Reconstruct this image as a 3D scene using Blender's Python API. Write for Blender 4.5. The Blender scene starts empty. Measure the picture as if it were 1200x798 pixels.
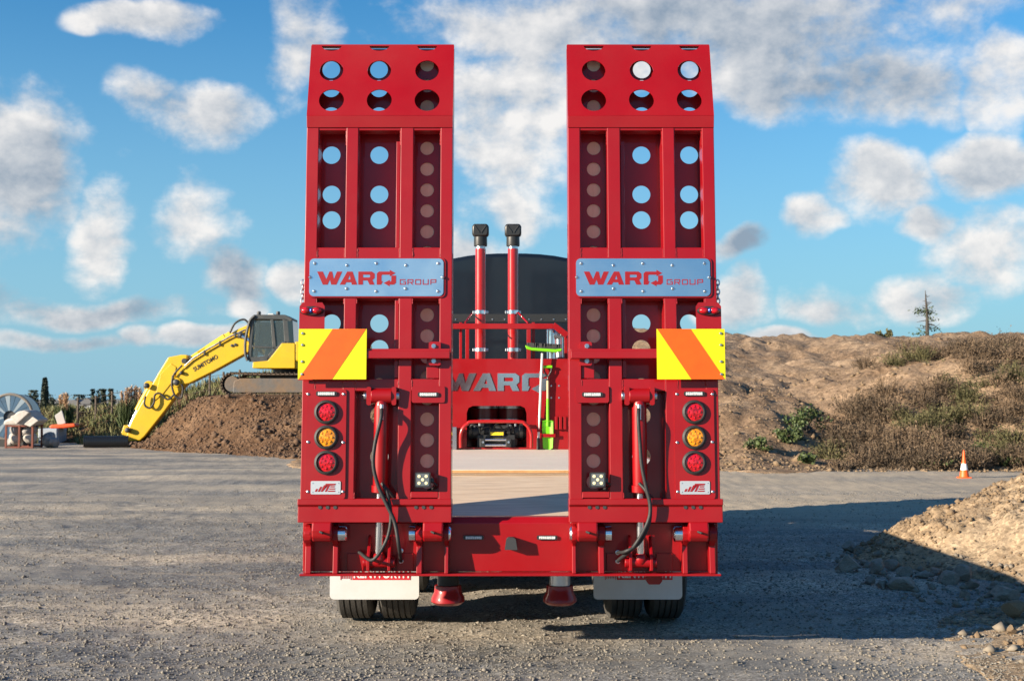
import bpy, bmesh, math, random
import numpy as np
from mathutils import Vector, Matrix, Euler

random.seed(7)
RNG = np.random.default_rng(11)
scene = bpy.context.scene
C = scene.collection

# ------------------------------------------------------------------ camera, sky, sun, exposure
CAM_H, FPX, CX, CY, HOR = 1.6, 1500.0, 600.0, 399.0, 466.0
PITCH = math.atan((HOR - CY) / FPX)
cam_d = bpy.data.cameras.new('camera')
cam = bpy.data.objects.new('camera', cam_d)
C.objects.link(cam)
cam.location = (0, 0, CAM_H)
cam.rotation_euler = (math.pi / 2 + PITCH, 0, 0)
cam_d.sensor_width = 36.0
cam_d.lens = 45.0
cam_d.clip_start = 0.05
cam_d.clip_end = 9000
cam_d.dof.use_dof = True
cam_d.dof.focus_distance = 8.0
cam_d.dof.aperture_fstop = 6.3
scene.camera = cam

SUN_EL = math.radians(15.8)
SUN_AZ = math.radians(61.5)            # travel direction, measured from +Y towards +X
SDIR = Vector((math.sin(SUN_AZ) * math.cos(SUN_EL), math.cos(SUN_AZ) * math.cos(SUN_EL), -math.sin(SUN_EL)))
sun_d = bpy.data.lights.new('sun', 'SUN')
sun_d.energy = 5.0
sun_d.angle = math.radians(0.53)
sun_d.color = (1.0, 0.86, 0.68)
sun = bpy.data.objects.new('sun', sun_d)
C.objects.link(sun)
sun.location = (-40, -30, 30)
sun.rotation_euler = SDIR.to_track_quat('-Z', 'Y').to_euler()

world = bpy.data.worlds.new('World')
scene.world = world
world.use_nodes = True
world.cycles.sampling_method = 'MANUAL'
world.cycles.sample_map_resolution = 512
wn, wl = world.node_tree.nodes, world.node_tree.links
wn.clear()


def wmath(op, a, b=None, c=None, clamp=False):
    n = wn.new('ShaderNodeMath')
    n.operation = op
    n.use_clamp = clamp
    for i, val in enumerate((a, b, c)):
        if val is None:
            continue
        if isinstance(val, (int, float)):
            n.inputs[i].default_value = val
        else:
            wl.new(val, n.inputs[i])
    return n.outputs[0]


def wvec(op, a, b=None):
    n = wn.new('ShaderNodeVectorMath')
    n.operation = op
    for i, val in enumerate((a, b)):
        if val is None:
            continue
        if isinstance(val, (tuple, list)):
            n.inputs[i].default_value = val
        else:
            wl.new(val, n.inputs[i])
    return n.outputs['Value'] if op in ('DOT_PRODUCT', 'LENGTH') else n.outputs['Vector']


def wsmooth(val, lo, hi):
    n = wn.new('ShaderNodeMapRange')
    n.interpolation_type = 'SMOOTHSTEP'
    n.inputs['From Min'].default_value = lo
    n.inputs['From Max'].default_value = hi
    wl.new(val, n.inputs['Value'])
    return n.outputs['Result']


def wnoise(vec, scale, detail, rough=0.55, dist=0.0):
    n = wn.new('ShaderNodeTexNoise')
    n.inputs['Scale'].default_value = scale
    n.inputs['Detail'].default_value = detail
    n.inputs['Roughness'].default_value = rough
    n.inputs['Distortion'].default_value = dist
    wl.new(vec, n.inputs['Vector'])
    return n.outputs['Fac']


def wmix(fac, a, b):
    n = wn.new('ShaderNodeMix')
    n.data_type = 'RGBA'
    for sock, val in ((n.inputs[0], fac), (n.inputs[6], a), (n.inputs[7], b)):
        if isinstance(val, (int, float)):
            sock.default_value = val
        elif isinstance(val, tuple):
            sock.default_value = (*val, 1)
        else:
            wl.new(val, sock)
    return n.outputs[2]


SKY_STRENGTH = 0.058
sky = wn.new('ShaderNodeTexSky')
sky.sky_type = 'NISHITA'
sky.sun_disc = False
sky.sun_elevation = SUN_EL
sky.sun_rotation = math.atan2(-SDIR.x, -SDIR.y)
sky.altitude = 50
sky.air_density = 1.0
sky.dust_density = 0.3
sky.ozone_density = 2.0
hs = wn.new('ShaderNodeHueSaturation')
hs.inputs['Saturation'].default_value = 1.30
hs.inputs['Value'].default_value = 1.0
wl.new(sky.outputs[0], hs.inputs['Color'])
tint = wn.new('ShaderNodeMix')
tint.data_type = 'RGBA'
tint.blend_type = 'MULTIPLY'
tint.inputs[0].default_value = 1.0
wl.new(hs.outputs[0], tint.inputs[6])
tint.inputs[7].default_value = (0.62, 1.08, 1.26, 1)
tc = wn.new('ShaderNodeTexCoord')
dirv = wvec('NORMALIZE', tc.outputs['Generated'])
sep = wn.new('ShaderNodeSeparateXYZ')
wl.new(dirv, sep.inputs[0])
az = wmath('ARCTAN2', sep.outputs[0], sep.outputs[1])
el = wmath('ARCSINE', sep.outputs[2])
comb = wn.new('ShaderNodeCombineXYZ')
wl.new(az, comb.inputs[0])
wl.new(el, comb.inputs[1])
ae = comb.outputs[0]
# the cumulus of that afternoon, each as (azimuth, elevation, half width, half height, greyness) in degrees
CLOUDS = [(-14.4, 12.3, 3.6, 1.5, .35), (-16.6, 15.6, 3.0, .8, .30), (-22.0, 9.6, 2.6, 3.4, .6), (-17.9, 7.4, 1.8, 2.4, .05),
          (-13.3, 7.9, 2.2, 2.2, .15), (-11.7, 5.4, 2.0, 1.4, .85), (-11.4, 3.9, 1.4, .8, .2), (-18.2, 3.9, 5.8, .8, .75),
          (-15.8, 2.5, .8, .6, .05), (-9.5, 15.0, 1.6, 2.2, .25), (-10.3, 18.0, 1.6, .8, .2), (1.6, 16.2, 7.8, 2.3, .38),
          (11.3, 16.2, 10.5, 2.3, .62), (15.0, 13.2, 5.2, 1.8, .8), (0.0, 11.6, 3.0, 4.2, .15), (.4, 8.6, 1.8, 1.6, .15),
          (15.9, 9.0, 2.6, 1.6, .4), (21.3, 13.0, 1.5, 1.6, .1), (20.9, 9.8, 1.9, 1.5, .4), (21.2, 6.1, 2.6, 2.0, .1),
          (10.6, 4.4, 2.0, 1.2, .25), (14.8, 4.1, 2.4, .8, .35), (10.2, 6.4, 1.8, .7, .9), (18.4, 4.3, 2.4, .9, .25),
          (13.3, 7.6, 1.3, 1.1, .15), (4.0, 4.5, 3.0, 1.4, .3), (-2.5, 6.0, 2.5, 1.6, .2), (-22, 4.0, 2.5, 1.2, .8), (8.0, 18.0, 15.0, 3.2, .42), (5.0, 15.4, 6.0, 2.2, .35), (12.5, 15.0, 8.0, 2.6, .62),
          (19.5, 2.6, 3.0, .45, .3), (12.5, 2.7, 2.4, .4, .35), (-19.5, 2.3, 4.0, .55, .5), (-13.0, 2.4, 4.0, .5, .4), (18.5, 7.3, 1.6, .8, .3), (-8.6, 5.2, 1.2, .9, .2)]
w1 = wn.new('ShaderNodeTexNoise')
w1.inputs['Scale'].default_value = 7.0
w1.inputs['Detail'].default_value = 3
w1.inputs['Roughness'].default_value = .5
wl.new(dirv, w1.inputs['Vector'])
warp = wvec('MULTIPLY', wvec('SUBTRACT', w1.outputs['Color'], (.5, .5, .5)), (.15, .085, 0))
aew = wvec('ADD', ae, warp)
acc, gsum = None, None
for a_, e_, ra, re_, gr in CLOUDS:
    d = wvec('MULTIPLY', wvec('SUBTRACT', aew, (math.radians(a_), math.radians(e_), 0)),
             (1 / math.radians(ra), 1 / math.radians(re_), 0))
    q = wmath('SUBTRACT', 1.0, wmath('MULTIPLY', wvec('DOT_PRODUCT', d, d), 0.55), clamp=True)
    acc = q if acc is None else wmath('MAXIMUM', acc, q)
    gq = wmath('MULTIPLY', q, gr)
    gsum = gq if gsum is None else wmath('MAXIMUM', gsum, gq)
# the rest of the sky carries the same broken cumulus
low = wsmooth(wnoise(wvec('MULTIPLY', dirv, (1, 1, 2.2)), 3.2, 3, .5), .52, .74)
absaz = wmath('ABSOLUTE', az)
outside = wmath('MAXIMUM', wsmooth(absaz, .42, .56), wsmooth(el, .33, .45))
acc = wmath('MAXIMUM', acc, wmath('MULTIPLY', low, outside))
gsum = wmath('MAXIMUM', gsum, wmath('MULTIPLY', wmath('MULTIPLY', low, outside), .4))
nv = wvec('MULTIPLY', dirv, (1, 1, 1.35))
nv2 = wvec('ADD', nv, (-.010, -.006, .013))


def puff(v):
    a = wmath('MULTIPLY', wmath('SUBTRACT', wnoise(v, 9.0, 2, .5, 0), .5), 1.3)
    b = wmath('MULTIPLY', wmath('SUBTRACT', wnoise(v, 19.0, 9, .60, .08), .5), 1.9)
    return wmath('ADD', a, b)


pf, ps = puff(nv), puff(nv2)
dens = wmath('ADD', acc, pf)
cov = wsmooth(dens, .24, .98)
cov = wmath('MULTIPLY', cov, wsmooth(acc, .03, .30))
lit = wmath('ADD', wmath('MULTIPLY', wmath('SUBTRACT', pf, ps), 1.0), .88)
lit = wmath('SUBTRACT', lit, wmath('MULTIPLY', wsmooth(dens, .8, 2.0), .22))
lit = wmath('SUBTRACT', lit, wmath('MULTIPLY', gsum, .92), clamp=True)
EXPK = .42
K = 1.0 / SKY_STRENGTH
ccol = wmix(lit, (.29 * K * EXPK, .365 * K * EXPK, .46 * K * EXPK), (.96 * K * EXPK, .93 * K * EXPK, .90 * K * EXPK))
hz = wmath('SUBTRACT', 1.0, wsmooth(wmath('ABSOLUTE', el), -.05, .36))
airl = wmix(wmath('MULTIPLY', hz, .92), tint.outputs[2], (.29 * K * EXPK, .53 * K * EXPK, .73 * K * EXPK))
skyc = wmix(wmath('MULTIPLY', cov, .95), airl, ccol)
bg = wn.new('ShaderNodeBackground')
bg.inputs['Strength'].default_value = SKY_STRENGTH
wl.new(skyc, bg.inputs['Color'])
wo = wn.new('ShaderNodeOutputWorld')
wl.new(bg.outputs[0], wo.inputs['Surface'])

vs = scene.view_settings
vs.view_transform = 'Standard'
vs.look = 'None'
vs.exposure = 1.25
vs.gamma = 1.0
vs.use_curve_mapping = False


# ------------------------------------------------------------------ pixel helpers (measuring only)
def ray(px, py):
    cx, cy = (px - CX) / FPX, (CY - py) / FPX
    return Vector((cx, math.cos(PITCH) - cy * math.sin(PITCH), math.sin(PITCH) + cy * math.cos(PITCH)))


def at(px, py, Y):
    d = ray(px, py)
    t = Y / d.y
    return Vector((d.x * t, Y, CAM_H + d.z * t))


def onground(px, py, z=0.0):
    d = ray(px, py)
    t = (z - CAM_H) / d.z
    return Vector((d.x * t, d.y * t, z))


# ------------------------------------------------------------------ noise for terrain
def vnoise(x, y, seed=0):
    x = np.asarray(x, float)
    y = np.asarray(y, float)
    xi, yi = np.floor(x).astype(np.int64), np.floor(y).astype(np.int64)
    xf, yf = x - xi, y - yi
    u, v = xf * xf * (3 - 2 * xf), yf * yf * (3 - 2 * yf)

    def h(a, b):
        n = (a * 374761393 + b * 668265263 + seed * 982451653) & 0xffffffff
        n = ((n ^ (n >> 13)) * 1274126177) & 0xffffffff
        n = n ^ (n >> 16)
        return (n & 0xffff) / 65535.0
    return ((h(xi, yi) * (1 - u) + h(xi + 1, yi) * u) * (1 - v) + (h(xi, yi + 1) * (1 - u) + h(xi + 1, yi + 1) * u) * v) * 2 - 1


def fbm(x, y, scale, oct=4, seed=0, gain=.5):
    s, a = 0, 1.0
    for o in range(oct):
        s = s + a * vnoise(np.asarray(x) * scale * 2 ** o + 17.3 * o, np.asarray(y) * scale * 2 ** o - 9.1 * o, seed + o)
        a *= gain
    return s


def sstep(a, b, x):
    t = np.clip((np.asarray(x, float) - a) / (b - a), 0, 1)
    return t * t * (3 - 2 * t)


# ------------------------------------------------------------------ materials
MATS = {}


def srgb(r, g, b):
    def f(c):
        c /= 255.0
        return c / 12.92 if c <= .04045 else ((c + .055) / 1.055) ** 2.4
    return (f(r), f(g), f(b))


def mat(name, col, rough=.5, metal=0.0, coat=0.0, col2=None, nscale=6.0, namt=.5, bump=0.0, bscale=60.0, spec=.5,
        coat_rough=.08, trans=0.0, emit=None, stretch=None, detail=5, rvar=.0, dust=0.0, dustcol=(.32, .26, .19)):
    if name in MATS:
        return MATS[name]
    m = bpy.data.materials.new(name)
    m.use_nodes = True
    nt = m.node_tree
    b = nt.nodes['Principled BSDF']
    b.inputs['Base Color'].default_value = (*col, 1)
    b.inputs['Roughness'].default_value = rough
    b.inputs['Metallic'].default_value = metal
    b.inputs['Coat Weight'].default_value = coat
    b.inputs['Coat Roughness'].default_value = coat_rough
    b.inputs['Specular IOR Level'].default_value = spec
    b.inputs['Transmission Weight'].default_value = trans
    if emit:
        b.inputs['Emission Color'].default_value = (*emit[:3], 1)
        b.inputs['Emission Strength'].default_value = emit[3]
    tcn = nt.nodes.new('ShaderNodeTexCoord')
    vec = tcn.outputs['Object']
    if stretch:
        mp = nt.nodes.new('ShaderNodeMapping')
        mp.inputs['Scale'].default_value = stretch
        nt.links.new(vec, mp.inputs[0])
        vec = mp.outputs[0]
    base = None
    if col2 is not None:
        n = nt.nodes.new('ShaderNodeTexNoise')
        n.inputs['Scale'].default_value = nscale
        n.inputs['Detail'].default_value = detail
        n.inputs['Roughness'].default_value = .6
        nt.links.new(vec, n.inputs['Vector'])
        r = nt.nodes.new('ShaderNodeMapRange')
        r.inputs['From Min'].default_value = .5 - .5 * namt
        r.inputs['From Max'].default_value = .5 + .5 * namt
        nt.links.new(n.outputs['Fac'], r.inputs['Value'])
        mx = nt.nodes.new('ShaderNodeMix')
        mx.data_type = 'RGBA'
        mx.inputs[6].default_value = (*col, 1)
        mx.inputs[7].default_value = (*col2, 1)
        nt.links.new(r.outputs[0], mx.inputs[0])
        nt.links.new(mx.outputs[2], b.inputs['Base Color'])
        base = mx.outputs[2]
    if dust > 0:
        n = nt.nodes.new('ShaderNodeTexNoise')
        n.inputs['Scale'].default_value = 2.3
        n.inputs['Detail'].default_value = 8
        n.inputs['Roughness'].default_value = .7
        nt.links.new(tcn.outputs['Object'], n.inputs['Vector'])
        r = nt.nodes.new('ShaderNodeMapRange')
        r.inputs['From Min'].default_value = .48
        r.inputs['From Max'].default_value = .75
        r.inputs['To Max'].default_value = dust
        nt.links.new(n.outputs['Fac'], r.inputs['Value'])
        mx = nt.nodes.new('ShaderNodeMix')
        mx.data_type = 'RGBA'
        nt.links.new(r.outputs[0], mx.inputs[0])
        if base is None:
            mx.inputs[6].default_value = (*col, 1)
        else:
            nt.links.new(base, mx.inputs[6])
        mx.inputs[7].default_value = (*dustcol, 1)
        nt.links.new(mx.outputs[2], b.inputs['Base Color'])
    if rvar > 0:
        n = nt.nodes.new('ShaderNodeTexNoise')
        n.inputs['Scale'].default_value = 3.0
        n.inputs['Detail'].default_value = 8
        nt.links.new(tcn.outputs['Object'], n.inputs['Vector'])
        r = nt.nodes.new('ShaderNodeMapRange')
        r.inputs['From Min'].default_value = .3
        r.inputs['From Max'].default_value = .7
        r.inputs['To Min'].default_value = max(.02, rough - rvar)
        r.inputs['To Max'].default_value = rough + rvar
        nt.links.new(n.outputs['Fac'], r.inputs['Value'])
        nt.links.new(r.outputs[0], b.inputs['Roughness'])
    if bump > 0:
        n = nt.nodes.new('ShaderNodeTexNoise')
        n.inputs['Scale'].default_value = bscale
        n.inputs['Detail'].default_value = 6
        nt.links.new(vec, n.inputs['Vector'])
        bp = nt.nodes.new('ShaderNodeBump')
        bp.inputs['Strength'].default_value = bump
        bp.inputs['Distance'].default_value = .02
        nt.links.new(n.outputs['Fac'], bp.inputs['Height'])
        nt.links.new(bp.outputs[0], b.inputs['Normal'])
    MATS[name] = m
    return m


RED = mat('red_paint', (.285, .0014, .0044), rough=.45, coat=.42, coat_rough=.05, col2=(.24, .0012, .0037), nscale=2.0, rvar=.12, spec=.30, bump=.035, bscale=7, dust=.10, dustcol=(.22, .035, .028))
PIPE_RED = mat('pipe_red_paint', (.36, .007, .006), rough=.25, coat=.6, coat_rough=.05, rvar=.05)
CHROME = mat('chrome', (.80, .81, .83), rough=.20, metal=1, rvar=.05)
STEEL = mat('zinc_steel', (.55, .57, .60), rough=.33, metal=1, rvar=.1)
ALU = mat('brushed_plate', (.52, .70, .82), rough=.36, metal=1, col2=(.47, .65, .77), nscale=3, stretch=(1, 1, 60), rvar=.06)  # the sky's blue reflection is tinted into the plate's base colour
LETTER_ALU = mat('polished_letter', (.72, .74, .76), rough=.16, metal=1, rvar=.06)
SIGN_RED = mat('sign_red', srgb(140, 10, 22), rough=.5)
RUBBER = mat('black_rubber', (.018, .018, .019), rough=.6, bump=.1, bscale=120)
PLASTIC = mat('black_plastic', (.022, .023, .024), rough=.42)
TYRE = mat('tyre_rubber', (.030, .029, .028), rough=.8, col2=(.075, .068, .06), nscale=5, namt=.7, bump=.15, bscale=90)
LENS_R = mat('red_lens', (.62, .006, .015), rough=.12, coat=.8, col2=(.25, .002, .006), nscale=60, namt=.25, coat_rough=.03)
LENS_A = mat('amber_lens', (.85, .33, .01), rough=.12, coat=.8, col2=(.40, .12, .002), nscale=60, namt=.25, coat_rough=.03)
LENS_B = mat('blue_lens', (.02, .06, .35), rough=.12, coat=.8)
LED_W = mat('white_led', (.78, .80, .80), rough=.2, coat=.5, col2=(.35, .36, .37), nscale=90, namt=.3)
LED_Y = mat('led_chip', (.85, .78, .45), rough=.25, coat=.5)
CHEV_Y = mat('chevron_yellow', srgb(205, 200, 6), rough=.45, col2=srgb(196, 190, 5), nscale=14)
CHEV_O = mat('chevron_orange', srgb(208, 90, 8), rough=.45, col2=srgb(200, 82, 8), nscale=14)
WHITE_FLAP = mat('white_flap', (.56, .56, .56), rough=.5, dust=.35, dustcol=(.42, .36, .29))
FLAP_RED = mat('flap_red', srgb(185, 30, 45), rough=.5)
WHITE = mat('white_letters', (.78, .77, .75), rough=.5)
DARKNAVY = mat('navy_paint', (.005, .008, .013), rough=.3, coat=.35, coat_rough=.06, dust=.08, dustcol=(.05, .05, .06))
DARKGREY = mat('dark_grey_metal', (.05, .052, .055), rough=.5, metal=.3)
BLACK_STEEL = mat('chassis_black', (.02, .019, .018), rough=.6, dust=.5, dustcol=(.10, .085, .07))
YELLOW = mat('yellow_paint', (.66, .42, .003), rough=.5, coat=.15, coat_rough=.3, col2=(.58, .36, .003), nscale=3, dust=.22, dustcol=(.42, .27, .08))
CABGREY = mat('cab_grey', (.045, .050, .052), rough=.5, dust=.3, dustcol=(.2, .17, .13))
GLASS = mat('cab_glass', (.16, .20, .21), rough=.03, trans=.75, spec=.6)
TRACKS = mat('track_steel', (.045, .036, .028), rough=.75, col2=(.16, .105, .065), nscale=9, namt=.5, bump=.4, bscale=30)
TRACKFRAME = mat('track_frame', (.10, .098, .095), rough=.7, col2=(.17, .11, .065), nscale=2.6, namt=.35, bump=.4, bscale=8)
PLY = mat('plywood', srgb(226, 204, 176), rough=.62, col2=srgb(186, 160, 132), nscale=5, namt=.4, stretch=(.6, 7, 1), bump=.06, bscale=25, dust=.2, dustcol=(.48, .42, .35))
PLY2 = mat('worn_plywood', srgb(226, 214, 198), rough=.62, col2=srgb(206, 190, 172), nscale=5, namt=.6, stretch=(.6, 7, 1), bump=.06, bscale=25, dust=.2, dustcol=(.48, .44, .40))
PLYEDGE = mat('plywood_edge', srgb(190, 150, 104), rough=.7, col2=srgb(160, 120, 80), nscale=14)
TIMBER = mat('ramp_timber', srgb(238, 214, 186), rough=.7, col2=srgb(220, 192, 162), nscale=8, namt=.7, stretch=(6, 6, .6), bump=.1)
LIME = mat('lime_plastic', srgb(120, 200, 20), rough=.4, col2=srgb(105, 180, 18), nscale=9)
HANDLE = mat('pale_handle', (.62, .62, .60), rough=.4)
WOODH = mat('ash_handle', srgb(190, 165, 130), rough=.6)
LABELY = mat('yellow_label', (.85, .62, .02), rough=.5)
CONE_O = mat('cone_orange', (.85, .12, .012), rough=.5, col2=(.75, .10, .012), nscale=5)
CONE_W = mat('cone_sleeve', (.78, .74, .70), rough=.4)
BAG = mat('white_sacking', (.50, .46, .42), rough=.8, col2=(.34, .31, .28), nscale=4, bump=.5, bscale=10)
RUST = mat('red_oxide_steel', (.20, .045, .025), rough=.7, col2=(.12, .04, .025), nscale=9)
MESHGREY = mat('grey_load', (.16, .15, .15), rough=.8, col2=(.35, .33, .32), nscale=6, namt=.5, bump=.6, bscale=8)
DRUMBLUE = mat('drum_blue', (.025, .085, .16), rough=.6, col2=(.018, .06, .11), nscale=5)
DRUMWHITE = mat('drum_white', (.20, .26, .31), rough=.6)
PALEBLUE = mat('pale_blue_sheet', (.26, .33, .42), rough=.6, col2=(.38, .41, .45), nscale=5)
ORANGEP = mat('orange_barrier', (.70, .09, .02), rough=.5)
PIPEBLACK = mat('black_culvert', (.014, .017, .022), rough=.4)
FENCEW = mat('fence_timber', (.10, .075, .055), rough=.8)
BARK = mat('bark', (.055, .045, .038), rough=.9, bump=.4)
NEEDLE = mat('needle_green', (.030, .055, .020), rough=.7, col2=(.055, .075, .025), nscale=3)
LEAFG = mat('leaf_green', (.040, .070, .018), rough=.6, col2=(.085, .105, .032), nscale=2.2, namt=.6)
POPLAR = mat('poplar_leaf', (.022, .036, .022), rough=.7, col2=(.04, .052, .03), nscale=.6)
DISTGREEN = mat('far_wood', (.024, .038, .026), rough=.8, col2=(.05, .06, .042), nscale=.08, namt=.5)
PAMPAS = mat('pampas_plume', (.52, .36, .22), rough=.8, col2=(.40, .27, .17), nscale=3)
GRASSM = mat('long_grass', (.075, .105, .026), rough=.7, col2=(.20, .165, .07), nscale=.7, namt=.45)
SCRUB = mat('dry_scrub', (.045, .032, .019), rough=.9, col2=(.175, .118, .072), nscale=.9, namt=.35)
SCRUBG = mat('olive_scrub', (.058, .058, .020), rough=.9, col2=(.12, .105, .045), nscale=1.2, namt=.5)
ROCK = mat('boulder_rock', (.33, .295, .245), rough=.85, col2=(.19, .16, .125), nscale=3, namt=.5, bump=1.0, bscale=9)


def soil_mat(name, stops, scale, fine, bump, rough=.95, streak=None, bdist=.03, speckle=None):
    m = bpy.data.materials.new(name)
    m.use_nodes = True
    nt = m.node_tree
    b = nt.nodes['Principled BSDF']
    b.inputs['Roughness'].default_value = rough
    b.inputs['Specular IOR Level'].default_value = .2
    t = nt.nodes.new('ShaderNodeTexCoord')
    n1 = nt.nodes.new('ShaderNodeTexNoise')
    n1.inputs['Scale'].default_value = scale
    n1.inputs['Detail'].default_value = 7
    n1.inputs['Roughness'].default_value = .62
    v = t.outputs['Object']
    if streak:
        mp = nt.nodes.new('ShaderNodeMapping')
        mp.inputs['Scale'].default_value = streak
        nt.links.new(v, mp.inputs[0])
        nt.links.new(mp.outputs[0], n1.inputs['Vector'])
    else:
        nt.links.new(v, n1.inputs['Vector'])
    n2 = nt.nodes.new('ShaderNodeTexNoise')
    n2.inputs['Scale'].default_value = fine
    n2.inputs['Detail'].default_value = 4
    n2.inputs['Roughness'].default_value = .7
    nt.links.new(v, n2.inputs['Vector'])
    a = nt.nodes.new('ShaderNodeMath')
    a.operation = 'MULTIPLY_ADD'
    a.inputs[1].default_value = .45
    nt.links.new(n2.outputs['Fac'], a.inputs[0])
    s = nt.nodes.new('ShaderNodeMath')
    s.operation = 'MULTIPLY'
    s.inputs[1].default_value = .75
    nt.links.new(n1.outputs['Fac'], s.inputs[0])
    nt.links.new(s.outputs[0], a.inputs[2])
    r = nt.nodes.new('ShaderNodeValToRGB')
    r.color_ramp.elements.remove(r.color_ramp.elements[1])
    for i, (p, c) in enumerate(stops):
        e = r.color_ramp.elements[0] if i == 0 else r.color_ramp.elements.new(p)
        e.position = p
        e.color = (*c, 1)
    nt.links.new(a.outputs[0], r.inputs[0])
    colout = r.outputs[0]
    vor = None
    if speckle:
        for sc_, lo, hi in speckle:
            vor = nt.nodes.new('ShaderNodeTexVoronoi')
            vor.inputs['Scale'].default_value = sc_
            vor.inputs['Randomness'].default_value = 1.0
            nt.links.new(v, vor.inputs['Vector'])
            sx_ = nt.nodes.new('ShaderNodeSeparateColor')
            nt.links.new(vor.outputs['Color'], sx_.inputs[0])
            mr = nt.nodes.new('ShaderNodeMapRange')
            mr.inputs['To Min'].default_value = lo
            mr.inputs['To Max'].default_value = hi
            nt.links.new(sx_.outputs[0], mr.inputs['Value'])
            vm = nt.nodes.new('ShaderNodeVectorMath')
            vm.operation = 'SCALE'
            nt.links.new(colout, vm.inputs[0])
            nt.links.new(mr.outputs[0], vm.inputs['Scale'])
            colout = vm.outputs[0]
        pm = nt.nodes.new('ShaderNodeTexNoise')
        pm.inputs['Scale'].default_value = .8
        pm.inputs['Detail'].default_value = 5
        nt.links.new(v, pm.inputs['Vector'])
        pr = nt.nodes.new('ShaderNodeMapRange')
        pr.inputs['From Min'].default_value = .36
        pr.inputs['From Max'].default_value = .56
        pr.inputs['To Min'].default_value = .25
        nt.links.new(pm.outputs['Fac'], pr.inputs['Value'])
        pmx = nt.nodes.new('ShaderNodeMix')
        pmx.data_type = 'RGBA'
        nt.links.new(pr.outputs[0], pmx.inputs[0])
        nt.links.new(r.outputs[0], pmx.inputs[6])
        nt.links.new(colout, pmx.inputs[7])
        colout = pmx.outputs[2]
    nt.links.new(colout, b.inputs['Base Color'])
    bp = nt.nodes.new('ShaderNodeBump')
    bp.inputs['Strength'].default_value = bump
    bp.inputs['Distance'].default_value = bdist
    n3 = nt.nodes.new('ShaderNodeTexNoise')
    n3.inputs['Scale'].default_value = fine * .6
    n3.inputs['Detail'].default_value = 6
    n3.inputs['Roughness'].default_value = .75
    nt.links.new(v, n3.inputs['Vector'])
    nt.links.new(n3.outputs['Fac'], bp.inputs['Height'])
    nt.links.new(bp.outputs[0], b.inputs['Normal'])
    MATS[name] = m
    return m


GROUNDM = soil_mat('gravel_yard', [(.40, (.088, .091, .094)), (.51, (.160, .159, .154)), (.59, (.226, .214, .193)), (.66, (.34, .295, .236)), (.75, (.46, .385, .29))],
                   .42, 90, .6, streak=(.42, 1.7, 1), bdist=.010, speckle=[(75, .50, 1.55), (28, .75, 1.28)])
_nt = GROUNDM.node_tree
_b = _nt.nodes['Principled BSDF']
_src = _b.inputs['Base Color'].links[0].from_socket
_tc = _nt.nodes.new('ShaderNodeTexCoord')
_sp = _nt.nodes.new('ShaderNodeSeparateXYZ')
_nt.links.new(_tc.outputs['Object'], _sp.inputs[0])


def _gm(op, a, b):
    n = _nt.nodes.new('ShaderNodeMath')
    n.operation = op
    n.use_clamp = op == 'MULTIPLY'
    for i, q in enumerate((a, b)):
        if isinstance(q, (int, float)):
            n.inputs[i].default_value = q
        else:
            _nt.links.new(q, n.inputs[i])
    return n.outputs[0]


def _gs(q, lo, hi):
    n = _nt.nodes.new('ShaderNodeMapRange')
    n.interpolation_type = 'SMOOTHSTEP'
    n.inputs['From Min'].default_value = lo
    n.inputs['From Max'].default_value = hi
    _nt.links.new(q, n.inputs['Value'])
    return n.outputs[0]


_n = _nt.nodes.new('ShaderNodeTexNoise')          # the dusty haul lane that crosses the yard
_n.inputs['Scale'].default_value = .5
_n.inputs['Detail'].default_value = 6
_mp = _nt.nodes.new('ShaderNodeMapping')
_mp.inputs['Scale'].default_value = (.35, 1.6, 1)
_nt.links.new(_tc.outputs['Object'], _mp.inputs[0])
_nt.links.new(_mp.outputs[0], _n.inputs['Vector'])
_yy = _gm('ADD', _sp.outputs[1], _gm('MULTIPLY', _n.outputs['Fac'], 1.0))
_lane = _gm('MULTIPLY', _gs(_yy, 14.5, 20.5), _gs(_sp.outputs[0], -12.0, 3.0))
_lane = _gm('MULTIPLY', _lane, _gs(_n.outputs['Fac'], .22, .60))
_trk = _nt.nodes.new('ShaderNodeTexNoise')        # pale wheel tracks worn across it
_trk.inputs['Scale'].default_value = .9
_trk.inputs['Detail'].default_value = 5
_mp2 = _nt.nodes.new('ShaderNodeMapping')
_mp2.inputs['Scale'].default_value = (.10, 1.9, 1)
_mp2.inputs['Rotation'].default_value = (0, 0, .05)
_nt.links.new(_tc.outputs['Object'], _mp2.inputs[0])
_nt.links.new(_mp2.outputs[0], _trk.inputs['Vector'])
_lane = _gm('MAXIMUM', _gm('MULTIPLY', _lane, .85), _gm('MULTIPLY', _gs(_trk.outputs['Fac'], .60, .72), .55))
_mx = _nt.nodes.new('ShaderNodeMix')
_mx.data_type = 'RGBA'
_nt.links.new(_lane, _mx.inputs[0])
_nt.links.new(_src, _mx.inputs[6])
_mx.inputs[7].default_value = (.42, .345, .25, 1)
_nt.links.new(_mx.outputs[2], _b.inputs['Base Color'])
GRAVELM = mat('gravel_stone', (.085, .08, .072), rough=.9, col2=(.30, .265, .215), nscale=24, namt=.5)
MOUNDM = soil_mat('tan_clay', [(.34, (.17, .118, .070)), (.55, (.265, .190, .118)), (.75, (.34, .258, .17))], .9, 14, .9, speckle=[(38, .6, 1.4), (14, .75, 1.25)])
CLODM = mat('clay_clod', (.245, .172, .104), rough=.95, col2=(.135, .092, .053), nscale=14, namt=.5, bump=.4, bscale=40)
BROWNM = soil_mat('dug_soil', [(.34, (.048, .025, .013)), (.55, (.095, .051, .027)), (.75, (.175, .108, .064))], .6, 7, 1.0, bdist=.10, speckle=[(14, .6, 1.4)])
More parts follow.
